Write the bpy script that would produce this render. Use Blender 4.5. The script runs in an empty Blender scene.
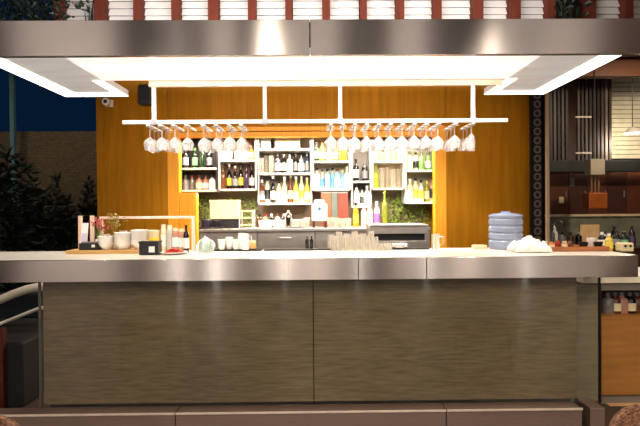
import bpy, bmesh, math, random
from mathutils import Vector, Matrix
random.seed(7)
C = bpy.context.scene.collection
SC = bpy.context.scene
PI = math.pi
# ------------------------------------------------------------------ camera model
F = 495.0; VX, VY = 315.0, 208.0; EYE = 1.5; ROLL = math.radians(0.43)
_c, _s = math.cos(ROLL), math.sin(ROLL)
def P(px, py, d):
    """point of the place seen at pixel (px, py), d metres ahead of the camera"""
    dx, dy = px-320, py-213
    ux, uy = dx*_c - dy*_s, dx*_s + dy*_c
    return Vector(((320+ux-VX)*d/F, d, EYE-(213+uy-VY)*d/F))
def X(px, d, py=208): return P(px, py, d).x
def Z(py, d, px=320): return P(px, py, d).z

cam = bpy.data.cameras.new('camera'); co = bpy.data.objects.new('camera', cam); C.objects.link(co)
cam.sensor_width = 36; cam.lens = 36*F/640; cam.clip_start = 0.05
co.matrix_world = (Matrix.Translation((0, 0, EYE)) @ Matrix.Rotation(-math.atan(5/F), 4, 'Z')
                   @ Matrix.Rotation(PI/2-math.atan(5/F), 4, 'X') @ Matrix.Rotation(-ROLL, 4, 'Z'))
SC.camera = co
SC.view_settings.view_transform = 'Standard'; SC.view_settings.look = 'None'
SC.view_settings.gamma = 1; SC.view_settings.exposure = 0.0
try: SC.view_settings.use_curve_mapping = False
except Exception: pass

# ------------------------------------------------------------------ materials
def srgb(r, g, b):
    f = lambda v: (v/255/12.92) if v/255 <= .04045 else ((v/255+.055)/1.055)**2.4
    return (f(r), f(g), f(b), 1)
MATS = {}
def mat(name, rgb, rough=.5, metal=0, var=.12, scale=8, stretch=(1,1,1), bump=0, emit=0, aniso=0, spec=None, rgb2=None, coat=0, alpha=1, trans=0, detail=4):
    if name in MATS: return MATS[name]
    m = bpy.data.materials.new(name); m.use_nodes = True; MATS[name] = m
    nt = m.node_tree; N = nt.nodes; L = nt.links
    b = N['Principled BSDF']
    tc = N.new('ShaderNodeTexCoord'); mp = N.new('ShaderNodeMapping'); mp.inputs['Scale'].default_value = stretch
    L.new(tc.outputs['Object'], mp.inputs['Vector'])
    nz = N.new('ShaderNodeTexNoise'); nz.inputs['Scale'].default_value = scale; nz.inputs['Detail'].default_value = detail
    L.new(mp.outputs['Vector'], nz.inputs['Vector'])
    cr = N.new('ShaderNodeValToRGB')
    c = srgb(*rgb)
    c2 = srgb(*rgb2) if rgb2 else tuple(min(1, v*(1+var)) for v in c[:3])+(1,)
    c1 = c if rgb2 else tuple(v*(1-var) for v in c[:3])+(1,)
    cr.color_ramp.elements[0].position = .3; cr.color_ramp.elements[1].position = .7
    cr.color_ramp.elements[0].color = c1; cr.color_ramp.elements[1].color = c2
    L.new(nz.outputs['Fac'], cr.inputs['Fac']); L.new(cr.outputs['Color'], b.inputs['Base Color'])
    b.inputs['Roughness'].default_value = rough; b.inputs['Metallic'].default_value = metal
    if spec is not None: b.inputs['Specular IOR Level'].default_value = spec
    if coat: b.inputs['Coat Weight'].default_value = coat; b.inputs['Coat Roughness'].default_value = .04
    if trans: b.inputs['Transmission Weight'].default_value = trans
    if emit:
        L.new(cr.outputs['Color'], b.inputs['Emission Color']); b.inputs['Emission Strength'].default_value = emit
    if aniso:
        b.inputs['Anisotropic'].default_value = aniso
        b.inputs['Anisotropic Rotation'].default_value = .25; t = N.new('ShaderNodeTangent'); t.direction_type = 'UV_MAP'; L.new(t.outputs['Tangent'], b.inputs['Tangent'])
    if bump:
        bp = N.new('ShaderNodeBump'); bp.inputs['Strength'].default_value = bump; bp.inputs['Distance'].default_value = .01
        L.new(nz.outputs['Fac'], bp.inputs['Height']); L.new(bp.outputs['Normal'], b.inputs['Normal'])
    return m
def glass(name, rgb=(245,245,245), clear=.6, white=.15, rough=.03):
    if name in MATS: return MATS[name]
    m = bpy.data.materials.new(name); m.use_nodes = True; MATS[name] = m
    nt = m.node_tree; N = nt.nodes; L = nt.links
    for n in list(N):
        if n.type == 'BSDF_PRINCIPLED': N.remove(n)
    out = [n for n in N if n.type == 'OUTPUT_MATERIAL'][0]
    tr = N.new('ShaderNodeBsdfTransparent'); gl = N.new('ShaderNodeBsdfGlossy'); df = N.new('ShaderNodeBsdfTranslucent'); d2 = N.new('ShaderNodeBsdfDiffuse')
    c = srgb(*rgb); tr.inputs['Color'].default_value = c; df.inputs['Color'].default_value = c; d2.inputs['Color'].default_value = c
    gl.inputs['Roughness'].default_value = rough
    lw = N.new('ShaderNodeLayerWeight'); lw.inputs['Blend'].default_value = .35
    mx1 = N.new('ShaderNodeMixShader'); mx2 = N.new('ShaderNodeMixShader'); mx3 = N.new('ShaderNodeMixShader')
    mx3.inputs[0].default_value = .5; L.new(df.outputs[0], mx3.inputs[1]); L.new(d2.outputs[0], mx3.inputs[2])
    lw2 = N.new('ShaderNodeLayerWeight'); lw2.inputs['Blend'].default_value = .3; mw = N.new('ShaderNodeMapRange'); mw.inputs['To Min'].default_value = white*.35; mw.inputs['To Max'].default_value = min(1, white*2.2); L.new(lw2.outputs['Facing'], mw.inputs['Value']); L.new(mw.outputs[0], mx1.inputs[0]); L.new(tr.outputs[0], mx1.inputs[1]); L.new(mx3.outputs[0], mx1.inputs[2])  # extra white towards the rims imitates glass catching the light
    mr = N.new('ShaderNodeMapRange'); mr.inputs['To Min'].default_value = .05 if clear < 1 else .015; mr.inputs['To Max'].default_value = 1-clear*.4
    L.new(lw.outputs['Facing'], mr.inputs['Value']); L.new(mr.outputs[0], mx2.inputs[0])
    L.new(mx1.outputs[0], mx2.inputs[1]); L.new(gl.outputs[0], mx2.inputs[2]); L.new(mx2.outputs[0], out.inputs['Surface'])
    return m
def emis(name, rgb, s):
    if name in MATS: return MATS[name]
    m = bpy.data.materials.new(name); m.use_nodes = True; MATS[name] = m
    N = m.node_tree.nodes; L = m.node_tree.links; b = N['Principled BSDF']
    b.inputs['Base Color'].default_value = srgb(*rgb); b.inputs['Emission Color'].default_value = srgb(*rgb); b.inputs['Emission Strength'].default_value = s
    b.inputs['Roughness'].default_value = .3
    return m

STEEL = mat('brushed_steel', (206,198,192), .24, 1, .06, 5, (1,1,60), aniso=.98)
STEEL2 = mat('kitchen_steel', (190,184,178), .33, 1, .08, 12)
DSTEEL = mat('plinth_steel', (150,126,114), .4, .55, .08, 5, (1,1,40))
WHITE = mat('white_enamel', (240,236,230), .35, 0, .04)
CERAM = mat('white_china', (245,240,232), .25, 0, .03, coat=.4)
CREAM = mat('cream_card', (225,208,165), .6)
BLACK = mat('black_plastic', (22,20,20), .4)
RUBBER = mat('black_rubber', (26,24,23), .7)
WOODW = mat('bar_wood_veneer', (148,97,12), .45, 0, scale=9, stretch=(3,3,.2), rgb2=(170,112,18), detail=5, spec=.08)
WOODT = mat('orange_wood_trim', (218,144,30), .45, 0, scale=6, stretch=(6,6,.4), rgb2=(234,162,42), spec=.3)
WOODB = mat('light_beech_wood', (196,150,84), .45, 0, scale=10, stretch=(.5,4,4), rgb2=(214,172,108))
WOODD = mat('dark_brown_wood', (52,30,20), .5, 0, scale=6, stretch=(4,4,.4), rgb2=(82,48,30))
WOODC = mat('cabinet_wood', (150,98,42), .45, 0, scale=6, stretch=(.4,4,4), rgb2=(176,120,56))
POSTW = mat('red_timber', (78,32,20), .7, 0, scale=8, stretch=(4,4,.4), rgb2=(96,42,27), spec=.2)
LOUV = mat('white_louvre', (228,224,220), .6, 0, .04)
COUNT = mat('pale_counter_stone', (236,232,222), .22, 0, .05, 10)
DARK = mat('dark_metal', (30,24,22), .5, .2)
DARKB = mat('charcoal_board', (34,28,26), .6)
IRON = mat('black_iron', (20,18,19), .45, .6)
GREYP = mat('grey_panel', (120,112,100), .6)
BEIGE = mat('beige_panel', (168,150,118), .6)
GREEN = mat('leaf_green', (84,112,34), .5, 0, rgb2=(136,158,52), scale=20)
DLEAF = mat('dark_leaf', (16,30,20), .55, 0, rgb2=(26,40,26), scale=14)
DRYL = mat('dried_sprig', (120,110,50), .6, 0, rgb2=(170,140,60), scale=30)
GLASS = glass('clear_glass', (254,252,251), .75, .52)
TUMB = glass('tumbler_glass', (253,250,244), .8, .42)
PANE = glass('pane_glass', (250,250,248), 1.55, .02, .02)
BLUEG = mat('blue_water_plastic', (176,188,214), .15, 0, .08, trans=.45)
SOFF = emis('soffit_painted_glow', (255,251,246), .74)  # soffit lit by spotlights; its brightness is put in as emission
WING = mat('wing_soffit_metal', (206,200,194), .3, .3, .1, 3, (1,4,1), emit=.55)  # plain metal, no lamp; emission imitates the light falling on it
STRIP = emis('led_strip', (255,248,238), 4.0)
RED = mat('red_food', (178,30,22), .4, rgb2=(214,60,40), scale=60)
RATT = mat('woven_rattan', (44,24,18), .6, 0, scale=55, stretch=(1,1,2), rgb2=(170,122,90), bump=.8)

def stone_mat():
    m = bpy.data.materials.new('travertine'); m.use_nodes = True
    N = m.node_tree.nodes; L = m.node_tree.links; b = N['Principled BSDF']
    tc = N.new('ShaderNodeTexCoord'); mp = N.new('ShaderNodeMapping'); mp.inputs['Scale'].default_value = (1.8, 1, 22)
    L.new(tc.outputs['Object'], mp.inputs['Vector'])
    n1 = N.new('ShaderNodeTexNoise'); n1.inputs['Scale'].default_value = 3.2; n1.inputs['Detail'].default_value = 8; n1.inputs['Roughness'].default_value = .65
    L.new(mp.outputs['Vector'], n1.inputs['Vector'])
    r1 = N.new('ShaderNodeValToRGB'); e = r1.color_ramp.elements
    e[0].position = .28; e[0].color = srgb(92,81,60); e[1].position = .75; e[1].color = srgb(148,132,104)
    k = r1.color_ramp.elements.new(.5); k.color = srgb(124,108,78)
    L.new(n1.outputs['Fac'], r1.inputs['Fac'])
    n2 = N.new('ShaderNodeTexNoise'); n2.inputs['Scale'].default_value = 1.4; n2.inputs['Detail'].default_value = 3
    L.new(tc.outputs['Object'], n2.inputs['Vector'])
    mx = N.new('ShaderNodeMix'); mx.data_type = 'RGBA'; mx.blend_type = 'MULTIPLY'; mx.inputs['Factor'].default_value = .45
    r2 = N.new('ShaderNodeValToRGB'); r2.color_ramp.elements[0].color = (.55,.53,.5,1); r2.color_ramp.elements[1].color = (1.2,1.18,1.12,1)
    r2.color_ramp.elements[0].position = .3; r2.color_ramp.elements[1].position = .7
    L.new(n2.outputs['Fac'], r2.inputs['Fac']); L.new(r1.outputs['Color'], mx.inputs['A']); L.new(r2.outputs['Color'], mx.inputs['B'])
    L.new(mx.outputs['Result'], b.inputs['Base Color']); b.inputs['Roughness'].default_value = .42
    bp = N.new('ShaderNodeBump'); bp.inputs['Strength'].default_value = .15; bp.inputs['Distance'].default_value = .01
    L.new(n1.outputs['Fac'], bp.inputs['Height']); L.new(bp.outputs['Normal'], b.inputs['Normal'])
    return m
STONE = stone_mat()
def brick_mat():
    m = bpy.data.materials.new('garden_stone'); m.use_nodes = True
    N = m.node_tree.nodes; L = m.node_tree.links; b = N['Principled BSDF']
    tc = N.new('ShaderNodeTexCoord'); mp = N.new('ShaderNodeMapping'); mp.inputs['Rotation'].default_value = (PI/2, 0, 0)
    L.new(tc.outputs['Object'], mp.inputs['Vector'])
    br = N.new('ShaderNodeTexBrick'); br.inputs['Scale'].default_value = 9; br.inputs['Color1'].default_value = srgb(128,108,78); br.inputs['Color2'].default_value = srgb(100,86,64)
    br.inputs['Mortar'].default_value = srgb(70,60,46); br.inputs['Mortar Size'].default_value = .03
    L.new(mp.outputs['Vector'], br.inputs['Vector']); L.new(br.outputs['Color'], b.inputs['Base Color']); b.inputs['Roughness'].default_value = .8
    return m
GSTONE = brick_mat()

CH0 = mat('polished_steel', (214,208,202), .15, 1, .04)
# ------------------------------------------------------------------ mesh builder
class MB:
    def __init__(s): s.bm = bmesh.new()
    def box(s, x0, y0, z0, x1, y1, z1, M=None):
        v = [(x, y, z) for x in (x0, x1) for y in (y0, y1) for z in (z0, z1)]
        vs = [s.bm.verts.new((M @ Vector(p)) if M else p) for p in v]
        for f in ((0,1,3,2),(4,6,7,5),(0,4,5,1),(2,3,7,6),(0,2,6,4),(1,5,7,3)): s.bm.faces.new([vs[i] for i in f])
        return s
    def lathe(s, prof, seg=14, M=None, arc=None, off=0):
        rings = []; n = seg if arc is None else seg+1
        for r, z in prof:
            if r < 1e-6:
                p = Vector((0,0,z)); rings.append([s.bm.verts.new(M @ p if M else p)])
            else:
                ring = []
                for i in range(n):
                    a = 2*PI*i/seg if arc is None else off + arc*i/seg
                    p = Vector((r*math.cos(a), r*math.sin(a), z)); ring.append(s.bm.verts.new(M @ p if M else p))
                rings.append(ring)
        for A, B in zip(rings, rings[1:]):
            m = seg
            for i in range(m):
                j = (i+1) % n
                if len(A) == 1 and len(B) == 1: continue
                if len(A) == 1: s.bm.faces.new((A[0], B[j], B[i]))
                elif len(B) == 1: s.bm.faces.new((A[i], A[j], B[0]))
                else: s.bm.faces.new((A[i], A[j], B[j], B[i]))
        return s
    def cyl(s, r, z0, z1, seg=14, M=None): return s.lathe([(0,z0),(r,z0),(r,z1),(0,z1)], seg, M)
    def tube(s, pts, r, seg=8):
        pts = [Vector(p) for p in pts]; rings = []
        for i, p in enumerate(pts):
            t = (pts[min(i+1, len(pts)-1)]-pts[max(i-1, 0)]).normalized()
            u = t.cross(Vector((0,0,1)) if abs(t.z) < .9 else Vector((1,0,0))).normalized(); w = t.cross(u)
            rr = r[i] if isinstance(r, (list, tuple)) else r
            rings.append([s.bm.verts.new(p + rr*(math.cos(2*PI*k/seg)*u + math.sin(2*PI*k/seg)*w)) for k in range(seg)])
        for A, B in zip(rings, rings[1:]):
            for k in range(seg): s.bm.faces.new((A[k], A[(k+1)%seg], B[(k+1)%seg], B[k]))
        s.bm.faces.new(rings[0][::-1]); s.bm.faces.new(rings[-1])
        return s
    def prism(s, poly, y0, y1):          # polygon of (x, z) extruded along y
        a = [s.bm.verts.new((x, y0, z)) for x, z in poly]; b = [s.bm.verts.new((x, y1, z)) for x, z in poly]
        s.bm.faces.new(a); s.bm.faces.new(b[::-1]); n = len(a)
        for i in range(n): s.bm.faces.new((a[i], b[i], b[(i+1)%n], a[(i+1)%n]))
        return s
    def slab(s, poly, z0, z1):           # polygon of (x, y) extruded along z
        a = [s.bm.verts.new((x, y, z0)) for x, y in poly]; b = [s.bm.verts.new((x, y, z1)) for x, y in poly]
        s.bm.faces.new(a); s.bm.faces.new(b[::-1]); n = len(a)
        for i in range(n): s.bm.faces.new((a[i], b[i], b[(i+1)%n], a[(i+1)%n]))
        return s
    def leaf(s, p, d, size, w=.4):
        d = d.normalized(); side = d.cross(Vector((random.uniform(-1,1), random.uniform(-1,1), random.uniform(-1,1)))).normalized()
        n = d.cross(side)*size*.12
        a = p; b = p+d*size*.5+side*size*w*.5+n; c = p+d*size; e = p+d*size*.5-side*size*w*.5+n
        vs = [s.bm.verts.new(q) for q in (a, b, c, e)]; s.bm.faces.new((vs[0],vs[1],vs[2])); s.bm.faces.new((vs[0],vs[2],vs[3]))
        return s
    def mesh(s, name, m, smooth=False, bevel=0):
        bm = s.bm
        bmesh.ops.recalc_face_normals(bm, faces=bm.faces)
        if bevel:
            es = [e for e in bm.edges if len(e.link_faces) == 2 and e.calc_face_angle(0) > .6]
            if es: bmesh.ops.bevel(bm, geom=es, offset=bevel, segments=2, profile=.5, affect='EDGES')
        uv = bm.loops.layers.uv.new('UVMap')
        for f in bm.faces:
            f.smooth = smooth
            n = f.normal
            for l in f.loops:
                c = l.vert.co
                l[uv].uv = (c.x, c.z) if abs(n.y) > .5 else ((c.x, c.y) if abs(n.z) > .5 else (c.y, c.z))
        me = bpy.data.meshes.new(name); bm.to_mesh(me); bm.free(); me.materials.append(m)
        if smooth:
            try: me.set_sharp_from_angle(angle=math.radians(40))
            except Exception: pass
        return me
    def build(s, name, m, parent=None, smooth=False, bevel=0, loc=None):
        o = bpy.data.objects.new(name, s.mesh(name, m, smooth, bevel)); C.objects.link(o)
        if parent: o.parent = parent
        if loc is not None: o.location = loc
        return o
def tag(o, label, cat, group=None, kind=None):
    o['label'] = label; o['category'] = cat
    if group: o['group'] = group
    if kind: o['kind'] = kind
    n = len(label.split())
    if not 4 <= n <= 16: print('LABEL LENGTH', n, label)
    return o
def struct(o, label, cat): o['kind'] = 'structure'; o['label'] = label; o['category'] = cat; return o
def thing(name, loc, label, cat, group=None, rz=0):
    o = bpy.data.objects.new(name, None); C.objects.link(o); o.location = loc; o.rotation_euler = (0,0,rz); o.empty_display_size = .05
    return tag(o, label, cat, group)
KIN = {}
def kind(key, *parts): KIN[key] = parts      # parts: (name, mesh, [label])
def inst(key, name, loc, label, cat, group=None, rz=0, sc=(1,1,1)):
    t = thing(name, loc, label, cat, group, rz); t.scale = sc
    for pt in KIN[key]:
        o = bpy.data.objects.new(pt[0], pt[1]); C.objects.link(o); o.parent = t
    return t
ORD = ['first','second','third','fourth','fifth','sixth','seventh','eighth','ninth','tenth','eleventh','twelfth','thirteenth','fourteenth','fifteenth','sixteenth','seventeenth','eighteenth']

# ================================================================== SETTING
struct(MB().box(-9,-5,-.1,9,12,0).build('floor', mat('floor_tile', (74,60,50), .35, 0, .15, 3)), 'dark brown floor of the bar room', 'floor')
struct(MB().box(-9,-5,7.0,9,7.2,7.1).build('ceiling', mat('ceiling_paint', (120,104,90), .7)), 'high ceiling over the bar room', 'ceiling')
# dining-room wall behind the viewer (seen only in the steel's reflections)
struct(MB().box(-9,-5.1,0,9,-5,7.0).build('wall_front', mat('dining_wall', (214,204,196), .7)), 'pale dining room wall facing the bar', 'wall')
wb = MB()
for a, b in ((-8.9,-6.9),(-4.5,-3.3),(-3.0,-2.4),(-1.75,-.75),(-.3,-.22),(.6,1.75),(2.6,4.3),(4.9,5.1),(7.1,8.9)): wb.box(a,-4.998,0,b,-4.9,6.99)
struct(wb.build('reflection_panels', mat('reflection_dark', (34,26,24), .6)), 'added dark panels on the unseen wall that stripe the steel reflections', 'trim')  # unseen panels, added and spaced to put dark bands in the fascia reflection
struct(MB().box(6.6,-5,0,6.7,12,7.0).build('wall_right', mat('side_wall', (64,42,30), .7)), 'dark brown wall at the far right', 'wall')

# wood wall with the shelf niche
D = 6.2
wl, wr = X(98,D,170), X(530,D,170); nl, nr = X(169,D,190), X(446,D,190); nt_ = Z(127,D); wt = 3.62; mid = X(311,D,100)
g = .004
w = MB()
w.box(wl,D,0, nl-g,D+.6,wt)
w.box(nr+g,D,0, wr,D+.6,wt)
w.box(nl,D,nt_, mid-g,D+.6,wt); w.box(mid+g,D,nt_, nr,D+.6,wt)
w.box(nl,D+.55,0,nr,D+.6,nt_)
w.box(wl+.01,D+.02,0,nl,D+.55,wt-.01); w.box(nr,D+.02,0,wr-.01,D+.55,wt-.01); w.box(nl,D+.02,nt_+.01,nr,D+.55,wt-.01)
struct(w.build('wall_back', WOODW), 'orange brown wood veneer wall behind the bar with a wide shelf niche', 'wall')
t = MB(); tw = .14
t.box(nl,D-.03,0,nl+tw,D+.1,nt_); t.box(nl+tw+.004,D-.02,0,X(197,D,220),D+.1,Z(192.5,D,190)); t.box(nr-tw,D-.03,0,nr,D+.1,nt_); t.box(nl+tw,D-.03,nt_-.05,nr-tw,D+.1,nt_); t.box(nl+tw,D-.015,nt_-.12,nr-tw,D+.1,nt_-.06)
struct(t.build('trim_1', WOODT), 'bright orange wood frame round the bottle niche', 'trim')
struct(MB().box(nl+tw,D+.54,0,nr-tw,D+.549,nt_).build('wall_niche', mat('niche_back', (112,92,72), .5)), 'grey brown back wall of the bottle niche', 'wall')

# clerestory of louvres over the wood wall
cz0, cz1 = wt, 5.2; DC = D+.2
win = struct(MB().box(-9,DC-.06,cz0-.1,9,DC+.3,cz0).build('window_1', POSTW), 'timber clerestory with white louvres above the canopy', 'window')
posts = [62,103,140,177,214,252,288,325,362,398,435,475,512,548,588,625,660,700]
for px in posts:
    x = X(px+1, DC, 12); hw = .05 if px not in (288,362) else .04
    if px in (103,214,475,512): hw = .065
    MB().box(x-hw,DC-.09,cz0,x+hw,DC+.12,cz1).build('window_post', POSTW, win)
xs = [X(p+1, DC, 12) for p in posts]
for i, (a, b) in enumerate(zip(xs, xs[1:])):
    if i in (13,): continue
    lv = MB(); z = cz0+.02
    while z < cz1-.4:
        M = Matrix.Translation(((a+b)/2, DC+.06, z+.04)) @ Matrix.Rotation(math.radians(-24), 4, 'X')
        lv.box(-(b-a)/2+.05,-.004,-.052,(b-a)/2-.05,.004,.052, M); z += .093
    lv.build('louvre_slats', LOUV, win)
struct(MB().box(-9,DC+.35,0,-2.8,DC+.36,.01).build('trim_2', DARK), 'dark threshold strip at the garden edge', 'trim')

# garden at left
gw = MB().box(-9,9.2,0,X(110,9.2),9.5,Z(132,9.2,40)).build('wall_garden', GSTONE)
struct(gw, 'rough beige stone wall of the dark garden', 'wall')
pp = P(15,75,8.6)
tag(MB().box(-.035,-.035,0,.035,.035,4.6).build('garden_post', mat('blue_grey_paint', (86,120,128), .5), loc=(pp.x,8.6,0)), 'slim blue grey post rising above the garden wall', 'post')
def bush(name, base, top_pts, n, size, m, label, cat, stemmat=None, spread=.3):
    t = thing(name, base, label, cat, 'garden plants at the left')
    st = MB(); fo = MB()
    for tp in top_pts:
        p0 = Vector((0,0,0)); p1 = Vector(tp); midp = p1*.55 + Vector((random.uniform(-.05,.05), random.uniform(-.05,.05), 0))
        st.tube([p0+Vector((tp[0]*.1,tp[1]*.1,0)), midp, p1], [.014,.009,.003], 5)
        for k in range(n):
            f = random.uniform(.12, 1.0)
            q = midp*(f/.55) if f < .55 else midp.lerp(p1, (f-.55)/.45)
            d = Vector((random.gauss(0,1), random.gauss(0,1), random.uniform(-.2,1.1)))
            q = q + Vector((random.gauss(0,spread*.25), random.gauss(0,spread*.25), random.gauss(0,.05)))*(1.1-f)
            fo.leaf(q, d, size*random.uniform(.7,1.4), .32)
    st.build('stem', m, t); fo.build('foliage', m, t)
    return t
def tops(cx, d, pix):
    b = P(cx, 300, d); out = []
    for px, py in pix:
        q = P(px, py, d); out.append((q.x-b.x, random.uniform(-.12,.12), q.z))
    return out
for name, cx, d, pix, lab in (
    ('garden_shrub', 12, 7.0, [(12,152),(2,165),(22,160),(8,190),(30,190),(0,200),(20,205)], 'tall dark leafy shrub at the far left by the garden post'),
    ('garden_shrub', 38, 7.6, [(35,172),(28,190),(46,190),(40,205),(24,210),(52,215)], 'dark spiky shrub second from the left before the stone wall'),
    ('garden_shrub', 62, 8.15, [(60,178),(52,195),(70,200),(62,215),(76,215)], 'slender dark shrub between the spiky shrub and the wood wall'),
    ('garden_shrub', 88, 8.7, [(90,182),(82,200),(96,205),(88,220),(78,222)], 'dark shrub touching the left edge of the wood wall')):
    bush(name, (P(cx,300,d).x, d, 0), tops(cx, d, pix), 150, .16, DLEAF, lab, 'shrub')
# climbing plants above the canopy
def climber(px, py, d, w_, h_, n, lab):
    b = P(px, py, d); t = thing('climbing_plant', (b.x, d, cz0+.001), lab, 'plant')
    st = MB(); fo = MB()
    for k in range(6):
        q = Vector((random.uniform(-w_,w_)*.8, random.uniform(-.05,.05), random.uniform(.3,1)*h_)); st.tube([(q.x*.4,0,0), q*.5, q], [.012,.008,.004], 5)
    for k in range(n):
        q = Vector((random.uniform(-w_,w_), random.uniform(-.09,.09), random.uniform(.05,h_)))
        fo.leaf(q, Vector((random.gauss(0,1), random.gauss(0,1), random.gauss(0,.8))), .09*random.uniform(.6,1.3), .5)
    st.build('stem', DLEAF, t); fo.build('foliage', DLEAF, t)
climber(28, 24, 6.33, .5, 1.1, 1300, 'dark climbing plant over the canopy at the left corner')
climber(90, 24, 6.33, .22, .9, 60, 'sparse dark climber beside the leftmost canopy posts')
climber(572, 20, 6.33, .22, .9, 170, 'dark leafy climber above the right part of the canopy')

# ================================================================== CANOPY
t = thing('bar_canopy', (0,3.3,2.52), 'long steel canopy with brightly lit white soffit hanging over the bar', 'canopy')
zb, zt = 2.517, 2.738
def PT(b, name, m, bevel=0, smooth=False, par=t):
    o = b.build(name, m, par, smooth, bevel); o.matrix_parent_inverse = Matrix.Translation(-par.location); return o
PT(MB().box(-3.2,3.26,zb-.012,X(310,3.3,40)-.002,3.30,zt), 'fascia', STEEL, .003)
PT(MB().box(X(310,3.3,40)+.002,3.26,zb-.012,3.2,3.30,zt), 'fascia', STEEL, .003)
PT(MB().box(-3.2,3.302,zt-.03,3.2,3.93,zt-.005), 'canopy_roof', DARKB)
SL0, SL1 = -2.225, -1.665; SR0, SR1 = 1.535, 2.075; Y0, YM, YB = 3.305, 3.93, 4.466
# soffit: centre panel and two wings, each with a bright rim
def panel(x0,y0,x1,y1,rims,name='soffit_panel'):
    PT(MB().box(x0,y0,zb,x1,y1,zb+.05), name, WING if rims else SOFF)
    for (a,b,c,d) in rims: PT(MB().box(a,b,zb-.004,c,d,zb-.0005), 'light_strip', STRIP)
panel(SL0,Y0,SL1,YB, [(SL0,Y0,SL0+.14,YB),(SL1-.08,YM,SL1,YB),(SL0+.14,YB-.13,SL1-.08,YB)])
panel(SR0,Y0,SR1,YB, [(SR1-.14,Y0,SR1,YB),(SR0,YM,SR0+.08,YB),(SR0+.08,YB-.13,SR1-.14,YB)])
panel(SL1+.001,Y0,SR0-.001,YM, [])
# recessed downlights in the centre panel
for px in (105,190,296,372,455):
    x = X(px,3.6,75)
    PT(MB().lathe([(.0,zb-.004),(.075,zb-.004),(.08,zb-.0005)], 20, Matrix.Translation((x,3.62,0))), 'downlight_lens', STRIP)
PT(MB().box(X(150,3.97,85),YM+.034,zb-.04,SR0-.02,YM+.066,zb+.05), 'header_beam', mat('header_paint', (240,212,184), .5))
for a, b in ((SL0,SL1),(SR0,SR1)): PT(MB().box(a,3.931,zt-.03,b,YB,zt-.005), 'wing_roof', DARKB)
for x in (-3.1,3.1): PT(MB().cyl(.012,zt-.004,7.0,10,Matrix.Translation((x,3.5,0))), 'hanger_rod', DARK)
# ================================================================== GLASS RACK
RD = 3.98; rz_ = Z(121.5,RD,316)
r0, r1 = X(124,RD,122), X(508,RD,121)
t = thing('glass_rack', (0,RD,rz_), 'long white ceiling hung rack holding upside down stemware', 'rack')
RM = mat('rack_white', (244,236,228), .45, 0, .03)
def PR(b, name, m=RM, bevel=0): return PT(b, name, m, bevel, par=t)
PR(MB().box(r0,RD-.012,rz_-.014,r1,RD+.012,rz_+.014), 'front_rail', bevel=.002)
for px in (155,265,340,473):
    x = X(px,RD,100); PR(MB().box(x-.014,RD-.014,rz_+.014,x+.014,RD+.014,zb-.0402), 'hanging_rod', bevel=.002)
    PR(MB().box(x-.024,RD-.018,rz_-.02,x+.024,RD+.018,rz_+.02), 'rod_clamp', mat('grey_clamp', (150,146,150), .4, .6))
stemx = [149,161,174,187,203,216,229,241, 331,343,355,367,379,391,403,415,427,439,456,473]
for px in stemx:
    x = X(px,RD,125)
    PR(MB().box(x-.009,RD-.02,rz_-.029,x+.009,RD+.30,rz_-.0145), 'glass_channel')
KIND_WG = ('wine_glass_hung',)
seg = 16
def glass_kind(key, rb, hb, hs):
    ft = MB().lathe([(0,0),(.034,-.001),(.034,-.004),(.008,-.008),(.0045,-.014)], seg).mesh('foot', GLASS, True)
    stm = MB().lathe([(.0045,-.014),(.004,-.03),(.004,-hs)], 8).mesh('stem', GLASS, True)
    bo = MB().lathe([(.004,-hs),(.012,-hs-.006),(rb*.75,-hs-.028),(rb,-hs-hb*.5),(rb*.98,-hs-hb*.62),(rb*.8,-hs-hb),(rb*.78,-hs-hb),(rb*.95,-hs-hb*.6)], seg).mesh('bowl', GLASS, True)
    kind(key, ('foot', ft), ('stem', stm), ('bowl', bo))
glass_kind('wine', .044, .10, .085); glass_kind('wide', .054, .10, .08); glass_kind('flute', .030, .135, .07); glass_kind('small', .038, .085, .085)
rows = [(RD+.04, 'front row', ['wide','wine','small','wine','wine','small','wide','wine','wine','wide','wine','small','wine','wide','wine','wine','small','wine','wine','flute','wide']),
        (RD+.15, 'middle row', ['wine','small','wine']*7), (RD+.26, 'back row', ['small','wide','wine']*7)]
side = lambda i: ('left', i, 8) if i < 8 else ('right', i-8, 12)
for ri, (y, rn, ks) in enumerate(rows):
    cnt = {'left': 0, 'right': 0}
    for i, px in enumerate(stemx):
        if ri == 2 and i in (2,3,9): continue
        if ri == 1 and i in (3,): continue
        sd = side(i)[0]; k = cnt[sd]; cnt[sd] += 1
        desc = {'wide':'wide bowled','wine':'tall','small':'small','flute':'slim'}[ks[i]]
        inst(ks[i], 'wine_glass', (X(px,RD,125)+0.0, y, rz_-.0291), f'{desc} upside down wine glass, {ORD[k]} in the {rn} of the rack\'s {sd} group',
             'wine glass', f'hanging glasses in the {rn}', sc=((.93,.93) if ks[i] == 'wide' else (1.07,1.07))+(random.uniform(.98,1.08),))

# ================================================================== BAR COUNTER
t = thing('bar_counter', (0,3.6,0), 'long bar counter with brushed steel edge and travertine front', 'counter')
ct = 1.171; DB = 3.97
cr_ = X(638,3.3,262)
def PB(b, name, m, bevel=0): return PT(b, name, m, bevel, par=t)
PB(MB().box(-2.9,3.302,ct-.03,cr_,DB,ct), 'worktop', COUNT, .002)
zs = ct-.147
for a, b in ((-2.9,X(358,3.3,265)),(X(358,3.3,265),X(426,3.3,265)),(X(426,3.3,265),cr_)):
    PB(MB().box(a+.0015,3.27,zs,b-.0015,3.30,ct-.002), 'steel_edge', STEEL, .002)
PB(MB().box(-2.9,3.302,zs,cr_,3.36,ct-.031), 'steel_underside', DSTEEL)
sx0, sx1, sm = X(46,3.42,340), X(577,3.42,340), X(313.5,3.42,340)
zp = Z(406,3.33)
PB(MB().box(sx0,3.40,zp,sm-.003,3.46,zs), 'stone_panel', STONE)
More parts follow.
